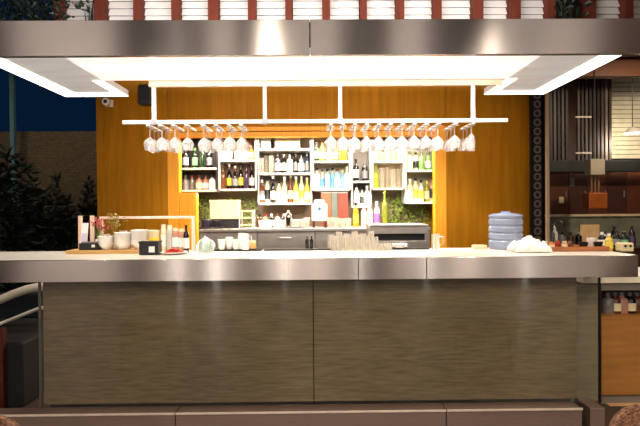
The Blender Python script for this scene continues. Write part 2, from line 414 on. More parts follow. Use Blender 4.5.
PB(MB().box(sm+.003,3.40,zp,sx1,3.46,zs), 'stone_panel', STONE)
PB(MB().box(sx0+.01,3.462,0,sx1-.01,DB-.05,ct-.032), 'counter_body', DARKB)
PB(MB().box(sx1-.012,3.6,zp-.1,X(603,3.6,340),3.66,Z(286.5,3.6,590)), 'rear_reflection_panel', mat('olive_reflection', (112,104,78), .5, rgb2=(134,124,96), stretch=(1,1,12), scale=3))  # added panel; its olive colour paints the tinted reflection in the glass
gx0, gx1 = X(42,3.34,340), X(601,3.34,340)
for a, b in ((gx0,sm-.004),(sm+.004,X(579.5,3.34,340)-.003),(X(579.5,3.34,340)+.003,gx1)):
    PB(MB().box(a,3.335,zp-.003,b,3.347,zs-.001), 'glass_panel', PANE)
PB(MB().box(gx0-.012,3.333,zp-.003,gx0-.001,3.35,zs-.001), 'glass_edge', mat('glass_edge_green', (84,84,70), .3))
PB(MB().box(gx1+.001,3.333,zp-.003,gx1+.010,3.35,zs-.001), 'glass_edge', IRON)
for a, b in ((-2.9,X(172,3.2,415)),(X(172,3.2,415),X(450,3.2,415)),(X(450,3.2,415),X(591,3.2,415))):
    PB(MB().box(a+.003,3.27,0.0,b-.003,3.39,zp-.018), 'foot_plinth', DSTEEL, .002); PB(MB().box(a+.003,3.258,zp-.026,b-.003,3.269,zp-.012), 'plinth_highlight', mat('painted_highlight', (232,214,196), .35, .3), .002)  # pale bar added along the plinth edge paints its highlight
PB(MB().box(X(593,3.3,415),3.30,0,X(608,3.3,415),3.5,zp-.03), 'foot_plinth', DSTEEL, .004)
# ------------------------------------------------------------------ shelving units in the niche
SD0, SD1 = D-.0+.12, D+.42; BD = D+.2     # shelf front / back depth, bottle depth
SH = mat('shelf_white', (228,222,212), .4, 0, .04); SHD = mat('shelf_dark_back', (40,30,28), .5); SHG = mat('shelf_grey', (150,148,146), .4, .3)
def unit(x0, x1, y0, shelves, back, label, sidem=SH, name='shelf_unit'):
    d = SD0; a, b = X(x0,d,170), X(x1,d,170); mx = (x0+x1)/2
    zt2 = Z(y0,d,mx); zb2 = Z(shelves[-1]+1,d,mx)
    t = thing(name, ((a+b)/2,(SD0+SD1)/2,zb2), label, 'shelf')
    for x in (a, b): PT(MB().box(x-.009,SD0,zb2,x+.009,SD1,zt2), 'side_panel', sidem, par=t)
    zz = []
    for s in shelves:
        z = Z(s,d,mx); PT(MB().box(a+.0095,SD0-.005,z-.022,b-.0095,SD1,z), 'shelf_board', SH, .002, par=t); zz.append(z)
    if back: PT(MB().box(a+.01,SD1+.001,zb2,b-.01,SD1+.012,zt2), 'back_panel', back, par=t)
    return zz
UA = unit(180.5,217.5,134,(168,190), SHD, 'leftmost shelf cabinet in the niche with dark back', SHD)
UB = unit(219.5,256,137,(160,189), mat('warm_back', (120,80,44), .5), 'second shelf cabinet from the left holding dark wine bottles')
UC = unit(258.5,311,133,(149,173,203), mat('grey_back', (124,112,98), .5), 'tall central shelf cabinet in the bottle niche', SHG)
UD = unit(313,350,134,(161,189), mat('pale_back', (178,168,146), .5), 'shelf cabinet right of centre holding light blue bottles')
UE = unit(352,370.5,147,(181,206), mat('grey_back2', (110,104,98), .5), 'narrow shelf cabinet between the blue bottles and glassware', SHG)
UF = unit(372.5,404,140,(161,188), mat('cream_back', (214,200,160), .5), 'shelf cabinet of bright glassware right of the narrow cabinet')
UG = unit(406,442,147,(170,202), mat('sage_back', (150,150,118), .5), 'rightmost shelf cabinet with glass sides in the niche', mat('glassy_side', (188,196,186), .2))

SHP = {
 'wine':  [(0,0),(.036,0),(.038,.008),(.038,.165),(.033,.19),(.016,.222),(.0145,.235),(.0145,.278),(.0165,.28),(.0165,.298),(0,.3)],
 'spirit':[(0,0),(.04,0),(.042,.008),(.042,.165),(.037,.188),(.018,.205),(.016,.215),(.016,.25),(.018,.252),(.018,.262),(0,.264)],
 'squat': [(0,0),(.045,0),(.048,.008),(.048,.11),(.043,.132),(.02,.146),(.018,.152),(.018,.175),(.020,.177),(.020,.186),(0,.188)],
 'jar':   [(0,0),(.04,0),(.043,.006),(.043,.1),(.036,.118),(.032,.122),(.032,.135),(0,.135)]}
LBZ = {'wine':(.045,.135), 'spirit':(.04,.14), 'squat':(.025,.095), 'jar':(.03,.085)}
BC = {'black':(18,14,16),'dark green':(22,44,26),'green':(96,150,80),'grey':(120,118,116),'clear':(214,212,200),'amber':(190,120,30),'brown':(96,52,26),
      'rose':(188,134,110),'blue':(150,206,230),'teal':(20,62,84),'yellow':(212,184,70),'olive':(140,150,44),'purple':(52,36,60),'orange':(236,150,20),'white':(236,234,230),'red':(150,40,30),'cream':(232,220,180),'navy':(70,84,104)}
def bmat(c):
    if c in ('clear','blue'): return mat('bottle_'+c.replace(' ','_'), BC[c], .1, 0, .05, coat=.5, trans=.25)
    return mat('bottle_'+c.replace(' ','_'), BC[c], .12, 0, .08, coat=.5)
LC = {'white':(240,236,228),'cream':(236,222,176),'yellow':(232,206,70),'grey':(120,120,126),'green':(120,180,130),'pale blue':(180,196,214),'black':(24,22,22),'pink':(230,196,210),'red':(170,40,34),'purple':(150,110,200),'blue':(90,150,210)}
def lmat(c): return mat('label_'+c.replace(' ','_'), LC[c], .5, 0, .05)
def bottle_kind(sh, c, l, cap):
    key = ('b', sh, c, l, cap)
    if key in KIN: return key
    p = SHP[sh]
    parts = [('body', MB().lathe(p, 14).mesh('body', bmat(c), True))]
    if l:
        a, b = LBZ[sh]; r = max(q[0] for q in p)+.0012
        parts.append(('label', MB().lathe([(r,a),(r,b)], 10, arc=PI*1.2, off=-PI*1.1).mesh('label', lmat(l), True)))
    r, zt3 = p[-2][0]+.0015, p[-1][1]
    parts.append(('cap', MB().lathe([(r,zt3-.03),(r,zt3+.002),(0,zt3+.003)], 10).mesh('cap', bmat(cap), True)))
    kind(key, *parts); return key
def bottles(z, items, where, group, d=None, hmax=None):
    for i, it in enumerate(items):
        px, sh, c, l = it[:4]; cap = it[4] if len(it) > 4 else 'black'; hp = it[5] if len(it) > 5 else None
        dd = (d or BD) + (.03 if i % 2 else -.02)
        h0 = SHP[sh][-1][1]; s = (hp*dd/F/h0) if hp else 1
        k = bottle_kind(sh, c, l, cap)
        lab = f'{c} {"jar" if sh=="jar" else ("squat bottle" if sh=="squat" else "bottle")} ' + (f'with {l} label, ' if l else 'without label, ') + f'{ORD[i]} from left, {where}'
        inst(k, 'jar' if sh == 'jar' else 'bottle', (X(px,dd,180),dd,z+.0005), lab, 'jar' if sh == 'jar' else 'bottle', group, rz=0, sc=(.9,.9,s))
bottles(UA[0], [(186,'spirit','black','pale blue'),(195.5,'spirit','dark green','green','green'),(203,'wine','dark green',None),(210,'spirit','black','grey')], 'leftmost cabinet\'s upper shelf', 'bottles on the leftmost upper shelf')
bottles(UA[1], [(186,'squat','grey','grey','grey'),(192.5,'squat','grey',None,'red'),(199.5,'squat','rose','cream','brown'),(206,'squat','rose','white','brown'),(212.5,'squat','white','white','black')], 'leftmost cabinet\'s lower shelf', 'squat bottles on the leftmost lower shelf')
bottles(UB[0], [(223.5,'squat','clear',None,'white'),(230,'spirit','clear','white','white',20),(238.5,'squat','cream','white','cream'),(244,'squat','clear','cream','amber'),(250.5,'squat','amber','cream','brown')], 'second cabinet\'s upper shelf', 'bottles on the second cabinet upper shelf')
bottles(UB[1], [(223.5,'wine','brown',None,'brown'),(229.5,'wine','black','yellow','white',25),(235.5,'wine','black','grey','white',23),(241,'wine','black','yellow','black',26),(246.5,'wine','purple',None,'purple',24),(252,'wine','black','white','black',25)], 'second cabinet\'s lower shelf', 'wine bottles on the second cabinet lower shelf')
bottles(UC[1], [(278,'spirit','purple','white','black',19),(284,'spirit','black','white','white',19),(290,'spirit','white','grey','white',18),(296,'spirit','black','grey','black',19),(301.5,'spirit','navy','white','black',18),(307,'spirit','navy','grey','navy',20)], 'central cabinet\'s middle shelf', 'bottles on the central middle shelf')
bottles(UC[2], [(262,'spirit','brown','grey','white',23),(267.5,'spirit','clear','black','black',25),(273,'wine','black','white','white',27),(279,'spirit','cream','white','black',22),(284.5,'wine','cream','white','white',26),(290.5,'wine','brown','cream','white',28),(296,'wine','yellow','cream','white',26),(301.5,'wine','cream','yellow','white',28),(307,'wine','yellow','cream','cream',25)], 'central cabinet\'s bottom shelf', 'bottles on the central bottom shelf')
bottles(UD[0], [(316.5,'spirit','dark green','cream','black',19),(322.5,'spirit','yellow','cream','amber',19),(329,'spirit','grey','white','grey',17),(335.5,'spirit','olive','white','black',18),(343.5,'squat','amber',None,'amber',20)], 'upper shelf right of centre', 'bottles on the upper shelf right of centre')
bottles(UD[1], [(317,'spirit','white','white','black',21),(322.5,'spirit','clear','blue','black',20),(327.5,'spirit','blue',None,'black',20),(332.5,'spirit','blue','blue','black',21),(337.5,'spirit','blue','white','brown',20),(342.5,'spirit','blue',None,'cream',19),(347,'spirit','cream','white','cream',22)], 'lower shelf right of centre', 'light blue bottles on the lower shelf')
bottles(UE[0], [(356,'spirit','black','white','black',22),(365,'spirit','black','grey','grey',20)], 'narrow cabinet\'s upper shelf', 'bottles in the narrow cabinet')
bottles(UE[1], [(356.5,'spirit','white','pink','black',21),(362,'spirit','clear','black','black',18),(367,'spirit','white','white','white',20)], 'narrow cabinet\'s lower shelf', 'bottles in the narrow cabinet')
bottles(UF[1], [(376,'spirit','olive',None,'olive',22)], 'glassware cabinet\'s lower shelf', 'bottles by the glassware')
bottles(UG[0], [(410,'spirit','clear','cream','black',18),(416,'spirit','clear','black','black',18),(422,'spirit','green',None,'dark green',17),(428.5,'spirit','green','white','dark green',18),(436.5,'squat','teal','blue','teal',19)], 'rightmost cabinet\'s upper shelf', 'bottles on the rightmost upper shelf')
bottles(UG[1], [(410,'spirit','cream','white','white',23),(415.5,'spirit','cream','yellow','black',24),(421,'spirit','clear','yellow','black',22),(427,'spirit','olive','cream','yellow',21),(432.5,'spirit','rose','black','red',25),(438,'spirit','clear','grey','grey',23)], 'rightmost cabinet\'s lower shelf', 'bottles on the rightmost lower shelf')
# glassware on shelves
def tumbler_kind(key, r0_, r1_, h, m=TUMB):
    kind(key, ('glass_wall', MB().lathe([(r0_,.004),(r1_,h),(r1_-.003,h),(r0_-.003,.008)], 14).mesh('glass_wall', m, True)),
              ('glass_base', MB().lathe([(0,0),(r0_,0),(r0_,.008),(0,.008)], 14).mesh('glass_base', m, True)))
tumbler_kind('tumbler', .03, .037, .11); tumbler_kind('slim_tumbler', .022, .028, .115); tumbler_kind('highball', .029, .033, .15); tumbler_kind('jug', .05, .055, .19)
def glasses(z, pxs, key, noun, where, group, d=None, sz=1):
    for i, px in enumerate(pxs):
        dd = (d or BD)+(.035 if i % 2 else -.03)
        inst(key, 'drinking_glass', (X(px,dd,190),dd,z+.0005), f'clear {noun}, {ORD[i]} from left {where}', 'glass', group, sc=(1,1,sz*random.uniform(.9,1.1)))
glasses(UC[1], [261.5,266.5,271.5], 'highball', 'tall glass', 'on the central cabinet\'s middle shelf', 'glasses on the central middle shelf', sz=1.4)
glasses(UF[0], [376,382,388,394,400], 'highball', 'tall glass', 'on the glassware cabinet\'s upper shelf', 'glasses on the bright cabinet shelves', sz=1.5)
glasses(UF[1], [382,387.5,393,398.5], 'highball', 'straight glass', 'on the glassware cabinet\'s lower shelf', 'glasses on the bright cabinet shelves', sz=1.7)
def simple_box(name, px0, px1, y0, y1, d, depth, m, label, cat, bevel=.004, extra=None, base=None):
    a, b = X(px0,d,(y0+y1)/2), X(px1,d,(y0+y1)/2); mx = (px0+px1)/2; zt4 = Z(y0,d,mx); zb4 = base if base is not None else Z(y1,d,mx)
    t = thing(name, ((a+b)/2,d+depth/2,zb4), label, cat)
    w2, h2 = (b-a)/2, zt4-zb4
    MB().box(-w2,-depth/2,0,w2,depth/2,h2*.86).build('box_body', m, t, bevel=bevel)
    MB().box(-w2-.004,-depth/2-.004,h2*.86+.0005,w2+.004,depth/2+.004,h2).build('lid', extra or m, t, bevel=bevel)
    return t
simple_box('storage_box', 261,270.5,138,149,BD-.05,.14,mat('grey_tin',(150,146,138),.5),'small grey tin box on top left of the central cabinet','box',base=UC[0]+.001)
simple_box('storage_box', 275,300,137,149,BD-.05,.16,mat('taupe_card',(160,140,112),.6),'long taupe box on the top shelf of the central cabinet','box',base=UC[0]+.001)

# hedges behind the lower gap of the niche
for a, b, lab in ((198,256,'leafy green hedge seen through the niche under the left cabinets'),(382,431,'leafy green hedge seen through the niche under the right cabinets')):
    x0, x1 = X(a,D+.46), X(b,D+.46); t = thing('hedge', ((x0+x1)/2,D+.48,1.0), lab, 'hedge')
    fo = MB(); st = MB()
    for k in range(700):
        fo.leaf(Vector((random.uniform(x0,x1)-(x0+x1)/2, random.uniform(-.03,.0), random.uniform(.1,.66))), Vector((random.gauss(0,1),random.uniform(-1,.1),random.gauss(0,1))), .045*random.uniform(.6,1.2), .6)
    for k in range(7): xx = (x0-x1)/2+(k+.5)*(x1-x0)/7; st.tube([(xx,.01,0),(xx+.03,.01,.4),(xx-.02,.01,.64)], .006, 5)
    fo.build('foliage', GREEN, t); st.build('stem', WOODD, t)

# ================================================================== BACK COUNTER
bz = Z(228,5.6,340); bx0, bx1 = X(199,5.6,228), X(431,5.6,228)
t = thing('back_counter', ((bx0+bx1)/2,5.85,0), 'stainless steel back counter along the bottle niche', 'counter')
PT(MB().box(bx0,5.6,bz-.035,bx1,6.155,bz), 'worktop', STEEL2, .003, par=t)
n = 4
for i in range(n):
    a = bx0+(bx1-bx0)*i/n; b = bx0+(bx1-bx0)*(i+1)/n
    dp = PT(MB().box(a+.004,5.63,.12,b-.004,5.65,bz-.04), 'door_panel', STEEL2, .003, par=t)
    MB().box((a+b)/2-.06,5.612,bz-.12,(a+b)/2+.06,5.629,bz-.105).build('door_handle', STEEL2, dp, bevel=.002)
PT(MB().box(bx0+.01,5.651,0,bx1-.01,6.15,bz-.036), 'cabinet_body', GREYP, par=t)
# things on the back counter
def bc(px, py, d): return (X(px,d,py), d, bz+.0005)
t = simple_box('cardboard_box', 210,238,200,219,5.85,.2,CREAM,'cream cardboard box on the back counter before the green hedge','box',base=None)
# crate under the box so that it rests on the counter
a, b = X(207,5.84), X(240,5.84); zc = Z(219,5.85,224)-.001
tt = thing('bottle_crate', ((a+b)/2,5.95,bz), 'dark crate under the cream cardboard box on the back counter', 'crate')
PT(MB().box(a,5.83,bz+.0005,b,6.07,bz+.012), 'crate_base', DARK, par=tt)
for z0 in (bz+.0125,): PT(MB().box(a,5.83,z0,b,5.84,zc), 'crate_side', DARK, par=tt); PT(MB().box(a,6.06,z0,b,6.07,zc), 'crate_side', DARK, par=tt); PT(MB().box(a,5.841,z0,a+.01,6.059,zc), 'crate_side', DARK, par=tt); PT(MB().box(b-.01,5.841,z0,b,6.059,zc), 'crate_side', DARK, par=tt)
# plate stacks
pl = MB().lathe([(0,0),(.06,0),(.068,.004),(.105,.016),(.105,.019),(.066,.008),(0,.006)], 20).mesh('plate', CERAM, True)
def plates(px, d, z, n_, where, s=1):
    for k in range(n_):
        o = bpy.data.objects.new('plate', pl); C.objects.link(o); o.location = (X(px,d,220), d, z+.0008+k*.0145*s); o.scale = (s,s,s)
        tag(o, f'white plate, {ORD[k]} from the bottom of the stack {where}', 'plate', f'plates stacked {where}')
plates(296, 5.8, bz, 6, 'at the centre of the back counter')
plates(312-.5, 5.75, bz, 0, '')
kcup = MB().lathe([(0,0),(.024,0),(.03,.006),(.04,.06),(.041,.07),(.038,.07),(.028,.012),(0,.01)], 16)
kind('cup', ('cup_body', kcup.mesh('cup_body', CERAM, True)), ('handle', MB().tube([(.036,0,.056),(.055,0,.054),(.06,0,.038),(.052,0,.024),(.034,0,.02)], .004, 6).mesh('handle', CERAM, True)))
for i, px in enumerate((262,269,276,283)):
    inst('cup', 'cup', bc(px,226,5.78+.04*(i%2)), f'white cup, {ORD[i]} from left beside the plates on the back counter', 'cup', 'cups on the back counter', rz=.4*i, sc=(1.1,1.1,1.3))
for i, px in enumerate((259.5,265.5,271.5,277.5,284)):
    k = bottle_kind('squat', ('brown','rose','black','clear','purple')[i], (None,'white','grey','black','pink')[i], ('black','red','white','brown','white')[i])
    inst(k,'bottle',(X(px,6.02,222),6.02,bz+.0008), f'squat {("brown","rose","black","clear","purple")[i]} bottle on the back counter behind the white cups', 'bottle','squat bottles behind the cups', sc=(.72,.72,.85))
glasses(bz, [302.5,306.5,330,336,342,348], 'tumbler', 'tumbler', 'on the back counter around the juice machine', 'tumblers on the back counter', d=5.72)
t = thing('cocktail_shaker', bc(288.5,226,5.72), 'steel cocktail shaker between the cups and the plate stack', 'shaker')
MB().lathe([(0,0),(.03,0),(.042,.13),(0,.13)], 16).build('shaker_cup', CH0, t, True); MB().lathe([(.042,.1305),(.03,.165),(.018,.175),(.018,.195),(0,.2)], 16).build('shaker_lid', CH0, t, True)
# stacked wire tray at 238-252
a, b = X(239,5.75), X(253,5.75)
t = thing('tray_rack', ((a+b)/2,5.85,bz), 'small white two tier tray rack beside the cardboard box', 'rack')
for x in (a+.006, b-.006):
    PT(MB().box(x-.006,5.75,bz+.001,x+.006,5.762,Z(210,5.75,246)), 'upright', WHITE, par=t); PT(MB().box(x-.006,5.938,bz+.001,x+.006,5.95,Z(210,5.75,246)), 'upright', WHITE, par=t)
for yy in (211,218,225): PT(MB().box(a+.0125,5.755,Z(yy,5.75,246)-.006,b-.0125,5.945,Z(yy,5.75,246)+.006), 'tray', CREAM, par=t)
# juicer: white machine on dark legs
a, b = X(312,5.7), X(327,5.7); cx = (a+b)/2
t = thing('juice_machine', (cx,5.8,bz), 'white juice machine with blue dial on dark red legs', 'machine')
h0 = 0.0
MB().box(-.09,-.09,.075,.09,.09,.28).build('housing', WHITE, t, bevel=.02)
MB().lathe([(0,.281),(.06,.281),(.07,.30),(.05,.325),(0,.33)], 16).build('hopper', CERAM, t, True)
M = Matrix.Translation((0,-.0915,.22)) @ Matrix.Rotation(PI/2,4,'X'); MB().cyl(.02,0,.008,14,M).build('dial', mat('dial_blue',(30,90,130),.4), t)
for x in (-.07,.07):
    for y in (-.06,.06): MB().cyl(.014,.0005,.0745,10,Matrix.Translation((x,y,0))).build('leg', mat('oxblood',(66,20,14),.4), t)
# bottles standing on the counter
for (px,sh,c,l,cap,hp,lab) in ((356,'spirit','orange','yellow','black',24,'orange juice bottle on the back counter below the narrow cabinet'),
                              (364,'spirit','white','cream','white',22,'white bottle between the orange and the purple labelled bottles'),
                              (370,'spirit','cream','white','white',24,'cream bottle with white label on the back counter'),
                              (377,'spirit','white','purple','white',25,'white bottle with purple label on the back counter'),
                              (385,'wine','olive',None,'olive',36,'tall olive bottle on the back counter before the right hedge')):
    k = bottle_kind(sh,c,l,cap); inst(k,'bottle',bc(px,226,5.95),lab,'bottle','bottles on the back counter',sc=(.82,.82,hp*5.95/F/SHP[sh][-1][1]))
# menu boards leaning in the gap under the blue bottles
for a, b, m, lab in ((321,331,mat('copper_board',(150,84,50),.5),'copper brown tall board standing behind the juice machine'),(331.5,337.5,mat('teal_grey_board',(96,104,96),.5),'narrow grey green board between the two brown boards'),(338,348,mat('brick_board',(128,52,34),.5),'brick red tall board standing under the blue bottles')):
    x0, x1 = X(a,6.1), X(b,6.1)
    t = thing('menu_board', ((x0+x1)/2,6.1,bz), lab, 'board')
    MB().box(-(x1-x0)/2,-.01,.0008,(x1-x0)/2,.012,Z(193,6.1,335)-bz).build('board_face', m, t, bevel=.003)
    MB().box(-(x1-x0)/2,-.014,Z(193,6.1,335)-bz+.0005,(x1-x0)/2,.016,Z(193,6.1,335)-bz+.012).build('board_cap', SHG, t)
# steel undercounter unit on the right
a, b = X(369,5.1,230), X(429,5.1,230); zt5 = Z(224.5,5.1,400)
t = thing('glass_washer', ((a+b)/2,5.3,0), 'stainless glass washer with dark loading slot before the back counter', 'machine')
PT(MB().box(a,5.1,zt5-.02,b,5.5,zt5), 'top_plate', STEEL2, .003, par=t)
PT(MB().box(a+.01,5.12,Z(234,5.1,400),b-.01,5.5,zt5-.021), 'hood', STEEL2, .003, par=t)
PT(MB().box(a+.02,5.2,Z(241,5.1,400),b-.02,5.49,Z(234,5.1,400)-.001), 'loading_slot', BLACK, par=t)
PT(MB().box(a+.01,5.12,0,b-.01,5.5,Z(241,5.1,400)-.001), 'washer_body', STEEL2, .003, par=t)

# ================================================================== THINGS ON THE BAR TOP
def top(px, d, py=250): return (X(px,d,py), d, ct+.0006)
# display rack at left
BDp = 3.78
a, b = X(73,BDp,248), X(160,BDp,248)
t = thing('display_rack', ((a+b)/2,BDp,ct), 'pale wooden display rack on a beech board at the bar\'s left end', 'rack')
PALE = mat('pale_limed_wood', (224,190,168), .5, rgb2=(240,214,196), stretch=(4,4,.5))
zr = Z(217,BDp,140); br_ = .028
PT(MB().box(a,BDp-.10,ct+.0006,b,BDp+.13,ct+br_), 'base_board', WOODB, .003, par=t)
for px in (75.5,87.5): x = X(px,BDp,230); PT(MB().box(x-.013,BDp+.085,ct+br_+.0005,x+.013,BDp+.11,zr+.012), 'post', PALE, .002, par=t)
x = X(190.5,BDp,230); PT(MB().box(x-.012,BDp+.085,ct+.0006,x+.012,BDp+.11,zr-.016), 'post', PALE, .002, par=t)
PT(MB().box(X(95,BDp),BDp+.088,zr-.015,X(192,BDp),BDp+.108,zr+.004), 'top_rail', PALE, .002, par=t)
x = X(95,BDp)+.012; PT(MB().box(x-.012,BDp+.085,ct+br_+.0005,x+.012,BDp+.11,zr-.016), 'post', PALE, .002, par=t)
# menu cards between the posts
x = X(81.5,BDp,235); M = Matrix.Rotation(math.radians(-10),4,'X')
t = thing('menu_card', (x,BDp+.045,ct+br_+.001), 'white menu card leaning between the two left rack posts', 'card')
MB().box(-.026,-.002,0,.026,.002,.2,M).build('card_sheet', WHITE, t); MB().box(-.02,-.0035,.03,.02,-.0025,.12,M).build('printed_panel', mat('lilac_print',(206,200,226),.6), t)
# black card holder
t = thing('card_holder', (X(91,BDp-.06,247),BDp-.05,ct+br_+.001), 'low black card holder at the left end of the beech board', 'box')
MB().box(-.075,-.03,0,.075,.03,.05).build('holder_body', BLACK, t, bevel=.004); MB().box(-.06,-.022,.0505,.06,.022,.06).build('card_stack', mat('grey_cards',(120,116,112),.5), t)
MB().box(.02,-.0315,.02,.045,-.0302,.04).build('front_label', WHITE, t)
# bowls and plates
bowl = MB().lathe([(0,0),(.03,0),(.034,.006),(.06,.04),(.066,.055),(.063,.055),(.05,.03),(.028,.01),(0,.008)], 20).mesh('bowl', CERAM, True)
def bowls(px, d, n_, where, z=None, s=1, m=bowl, noun='bowl', step=.018):
    for k in range(n_):
        o = bpy.data.objects.new('china_bowl', m); C.objects.link(o); o.location = (X(px,d,245), d, (z if z else ct+br_)+.001+k*step*s); o.scale = (s,s,s)
        tag(o, f'white china {noun}, {ORD[k]} from bottom, {where}', 'bowl', f'bowls stacked {where}')
bowls(107, BDp-.035, 4, 'behind the black card holder', s=.92)
bowls(124, BDp-.035, 5, 'in the middle of the beech board')
bowls(140, BDp-.035, 6, 'left of the cream canister')
glasses(ct+br_+.0005, [106.5,123.5,129,134.5,144.5], 'slim_tumbler', 'juice glass', 'along the rear of the beech board', 'glasses along the rear of the beech board', d=BDp+.05, sz=1.1)
# cream canister, jars
t = thing('canister', (X(153,BDp+.03,235),BDp+.03,ct+br_+.0008), 'tall cream canister with yellow band behind the black box', 'canister')
MB().lathe([(0,0),(.048,0),(.05,.004),(.05,.12),(0,.12)], 18).build('canister_body', CREAM, t, True); MB().lathe([(.0512,.04),(.0512,.085)], 18).build('yellow_band', lmat('yellow'), t, True); MB().lathe([(0,.1205),(.052,.1205),(.052,.138),(0,.142)], 18).build('lid', CREAM, t, True)
t = thing('black_box', (X(151,3.60,247),3.60,ct+.0008), 'black box with square white label in front of the canister', 'box')
MB().box(-.068,-.045,0,.068,.045,.085).build('box_body', BLACK, t, bevel=.003); MB().box(-.072,-.049,.0855,.072,.049,.098).build('lid', DARKB, t, bevel=.003)
MB().box(.002,-.0465,.02,.044,-.0455,.062).build('label', WHITE, t)
for i, (px, c, h) in enumerate(((164,'cream',30),(170,'clear',29),(176,'rose',26),(182,'rose',25))):
    k = bottle_kind('jar', c, 'white' if i != 1 else None, 'cream'); inst(k,'jar',(X(px,3.80,245),3.80,ct+.0008), ['cream jar right of the cream canister','clear jar second from left under the rack\'s right end','pinkish jar third from left under the rack\'s right end','pinkish jar beside the right rack post'][i], 'jar', 'jars under the rack', sc=(.5+.04*i,.5+.04*i,h*3.84/F/.135*.9))
k = bottle_kind('spirit','black','white','black'); inst(k,'bottle',(X(186.5,3.76,240),3.76,ct+.0008),'small black and white bottle by the right rack post','bottle','jars under the rack',sc=(.5,.5,.78))
# red dish
t = thing('serving_dish', (X(174,3.62,250),3.62,ct+.0008), 'white dish of chopped red food beside the black box', 'dish')
MB().lathe([(0,0),(.06,0),(.07,.004),(.1,.014),(.1,.018),(.066,.008),(0,.007)], 24).build('dish_plate', CERAM, t, True)
fo = MB()
for k in range(60):
    r = .066*math.sqrt(random.random()); q = random.uniform(0,2*PI); z = .012+random.random()*.03*(1-r/.075)
    fo.box(-.009,-.007,-.005,.009,.007,.005, Matrix.Translation((r*math.cos(q),r*math.sin(q),z)) @ Matrix.Rotation(random.uniform(0,3),4,'Z') @ Matrix.Rotation(random.uniform(-.5,.5),4,'X'))
fo.build('red_slices', RED, t)
# flower vases
def vase(px, d, h, m, fl, lab):
    t = thing('flower_vase', (X(px,d,240),d,ct+br_+.001), lab, 'vase')
    MB().lathe([(0,0),(.022,0),(.026,.02),(.018,.06),(.014,.075),(.012,.075),(0,.02)], 14).build('vase_body', CERAM, t, True)
    st = MB(); fo = MB()
    for k in range(12):
        q = Vector((random.gauss(0,.03), random.gauss(0,.02), h*random.uniform(.75,1))); st.tube([(0,0,.03),(q.x*.3,q.y*.3,h*.5),q],[.0015]*3,4)
        for j in range(9): fo.leaf(q+Vector((random.gauss(0,.008),random.gauss(0,.008),random.gauss(0,.012))), Vector((random.gauss(0,1),random.gauss(0,1),random.gauss(0,1))), .022, .6)
    st.build('stem', m, t); fo.build('blossom', fl, t)
vase(98.5, BDp+.03, .205, GREEN, mat('pink_petal',(196,70,74),.5,rgb2=(224,140,130),scale=60), 'small vase of pink red flowers behind the bowl stack')
vase(115.5, BDp+.045, .255, DRYL, DRYL, 'small vase of yellow green dried sprigs on the beech board')

# glass jar and cloth left of centre
t = thing('glass_canister', (X(206,3.72,247),3.72,ct+.0008), 'squat clear glass canister on the bar left of the cups', 'canister')
MB().lathe([(0,0),(.05,0),(.054,.01),(.054,.07),(.044,.085),(.041,.085),(.05,.068),(.05,.012),(0,.006)], 20).build('canister_body', glass('teal_glass',(240,247,243),.8,.3), t, True); MB().lathe([(0,.0855),(.048,.0855),(.048,.096),(.012,.1),(.012,.115),(0,.117)], 20).build('lid', GLASS, t, True)
def cloth(name, loc, w_, d_, h_, m, lab, cat, n=22, seed=3):
    rnd = random.Random(seed); o = None
    bm = bmesh.new(); vs = []
    ph = [rnd.uniform(0,6) for _ in range(6)]
    for i in range(n+1):
        row = []
        for j in range(n+1):
            u, v = i/n*2-1, j/n*2-1
            rr = max(0, 1-(abs(u)**2.2))*max(0, 1-(abs(v)**2.2))
            z = h_*rr**.4*(.62+.26*math.sin(6*u+ph[0]+2*math.sin(4*v+ph[1]))*math.cos(5*v+ph[2])+.13*math.sin(13*u+ph[3]+3*v)*math.cos(11*v-4*u+ph[5])) + .004
            row.append(bm.verts.new((u*w_/2*(1+.1*math.sin(7*v+ph[3])), v*d_/2*(1+.12*math.sin(6*u+ph[4])), max(z,.002))))
        vs.append(row)
    for i in range(n):
        for j in range(n): bm.faces.new((vs[i][j],vs[i+1][j],vs[i+1][j+1],vs[i][j+1]))
    b = MB(); b.bm.free(); b.bm = bm
    o = b.build(name, m, None, True); o.location = loc
    md = o.modifiers.new('thickness','SOLIDIFY'); md.thickness = .004; md.offset = 1
    return tag(o, lab, cat)
cloth('bar_towel', (X(206,3.88,240),3.88,ct+.001), .13,.12,.115, mat('white_towel',(242,242,240),.8), 'white bar towel heaped behind the glass canister','towel',seed=5)
# dark bag behind
bgz = bz
t = thing('coffee_grinder', bc(212,226,5.7), 'dark purple grey coffee grinder on the back counter left end', 'grinder')
MB().box(-.13,-.06,.001,.13,.06,.02).build('grinder_base', DARK, t, bevel=.006); MB().lathe([(0,.0205),(.055,.0205),(.06,.03),(.06,.1),(.05,.11),(0,.112)], 16, Matrix.Translation((-.06,0,0))).build('motor_housing', mat('plum_plastic',(58,44,60),.4), t, True)
MB().lathe([(0,.0205),(.045,.0205),(.05,.03),(.045,.09),(0,.092)], 16, Matrix.Translation((.06,0,0))).build('bean_hopper', mat('dark_plum',(40,30,40),.3), t, True)
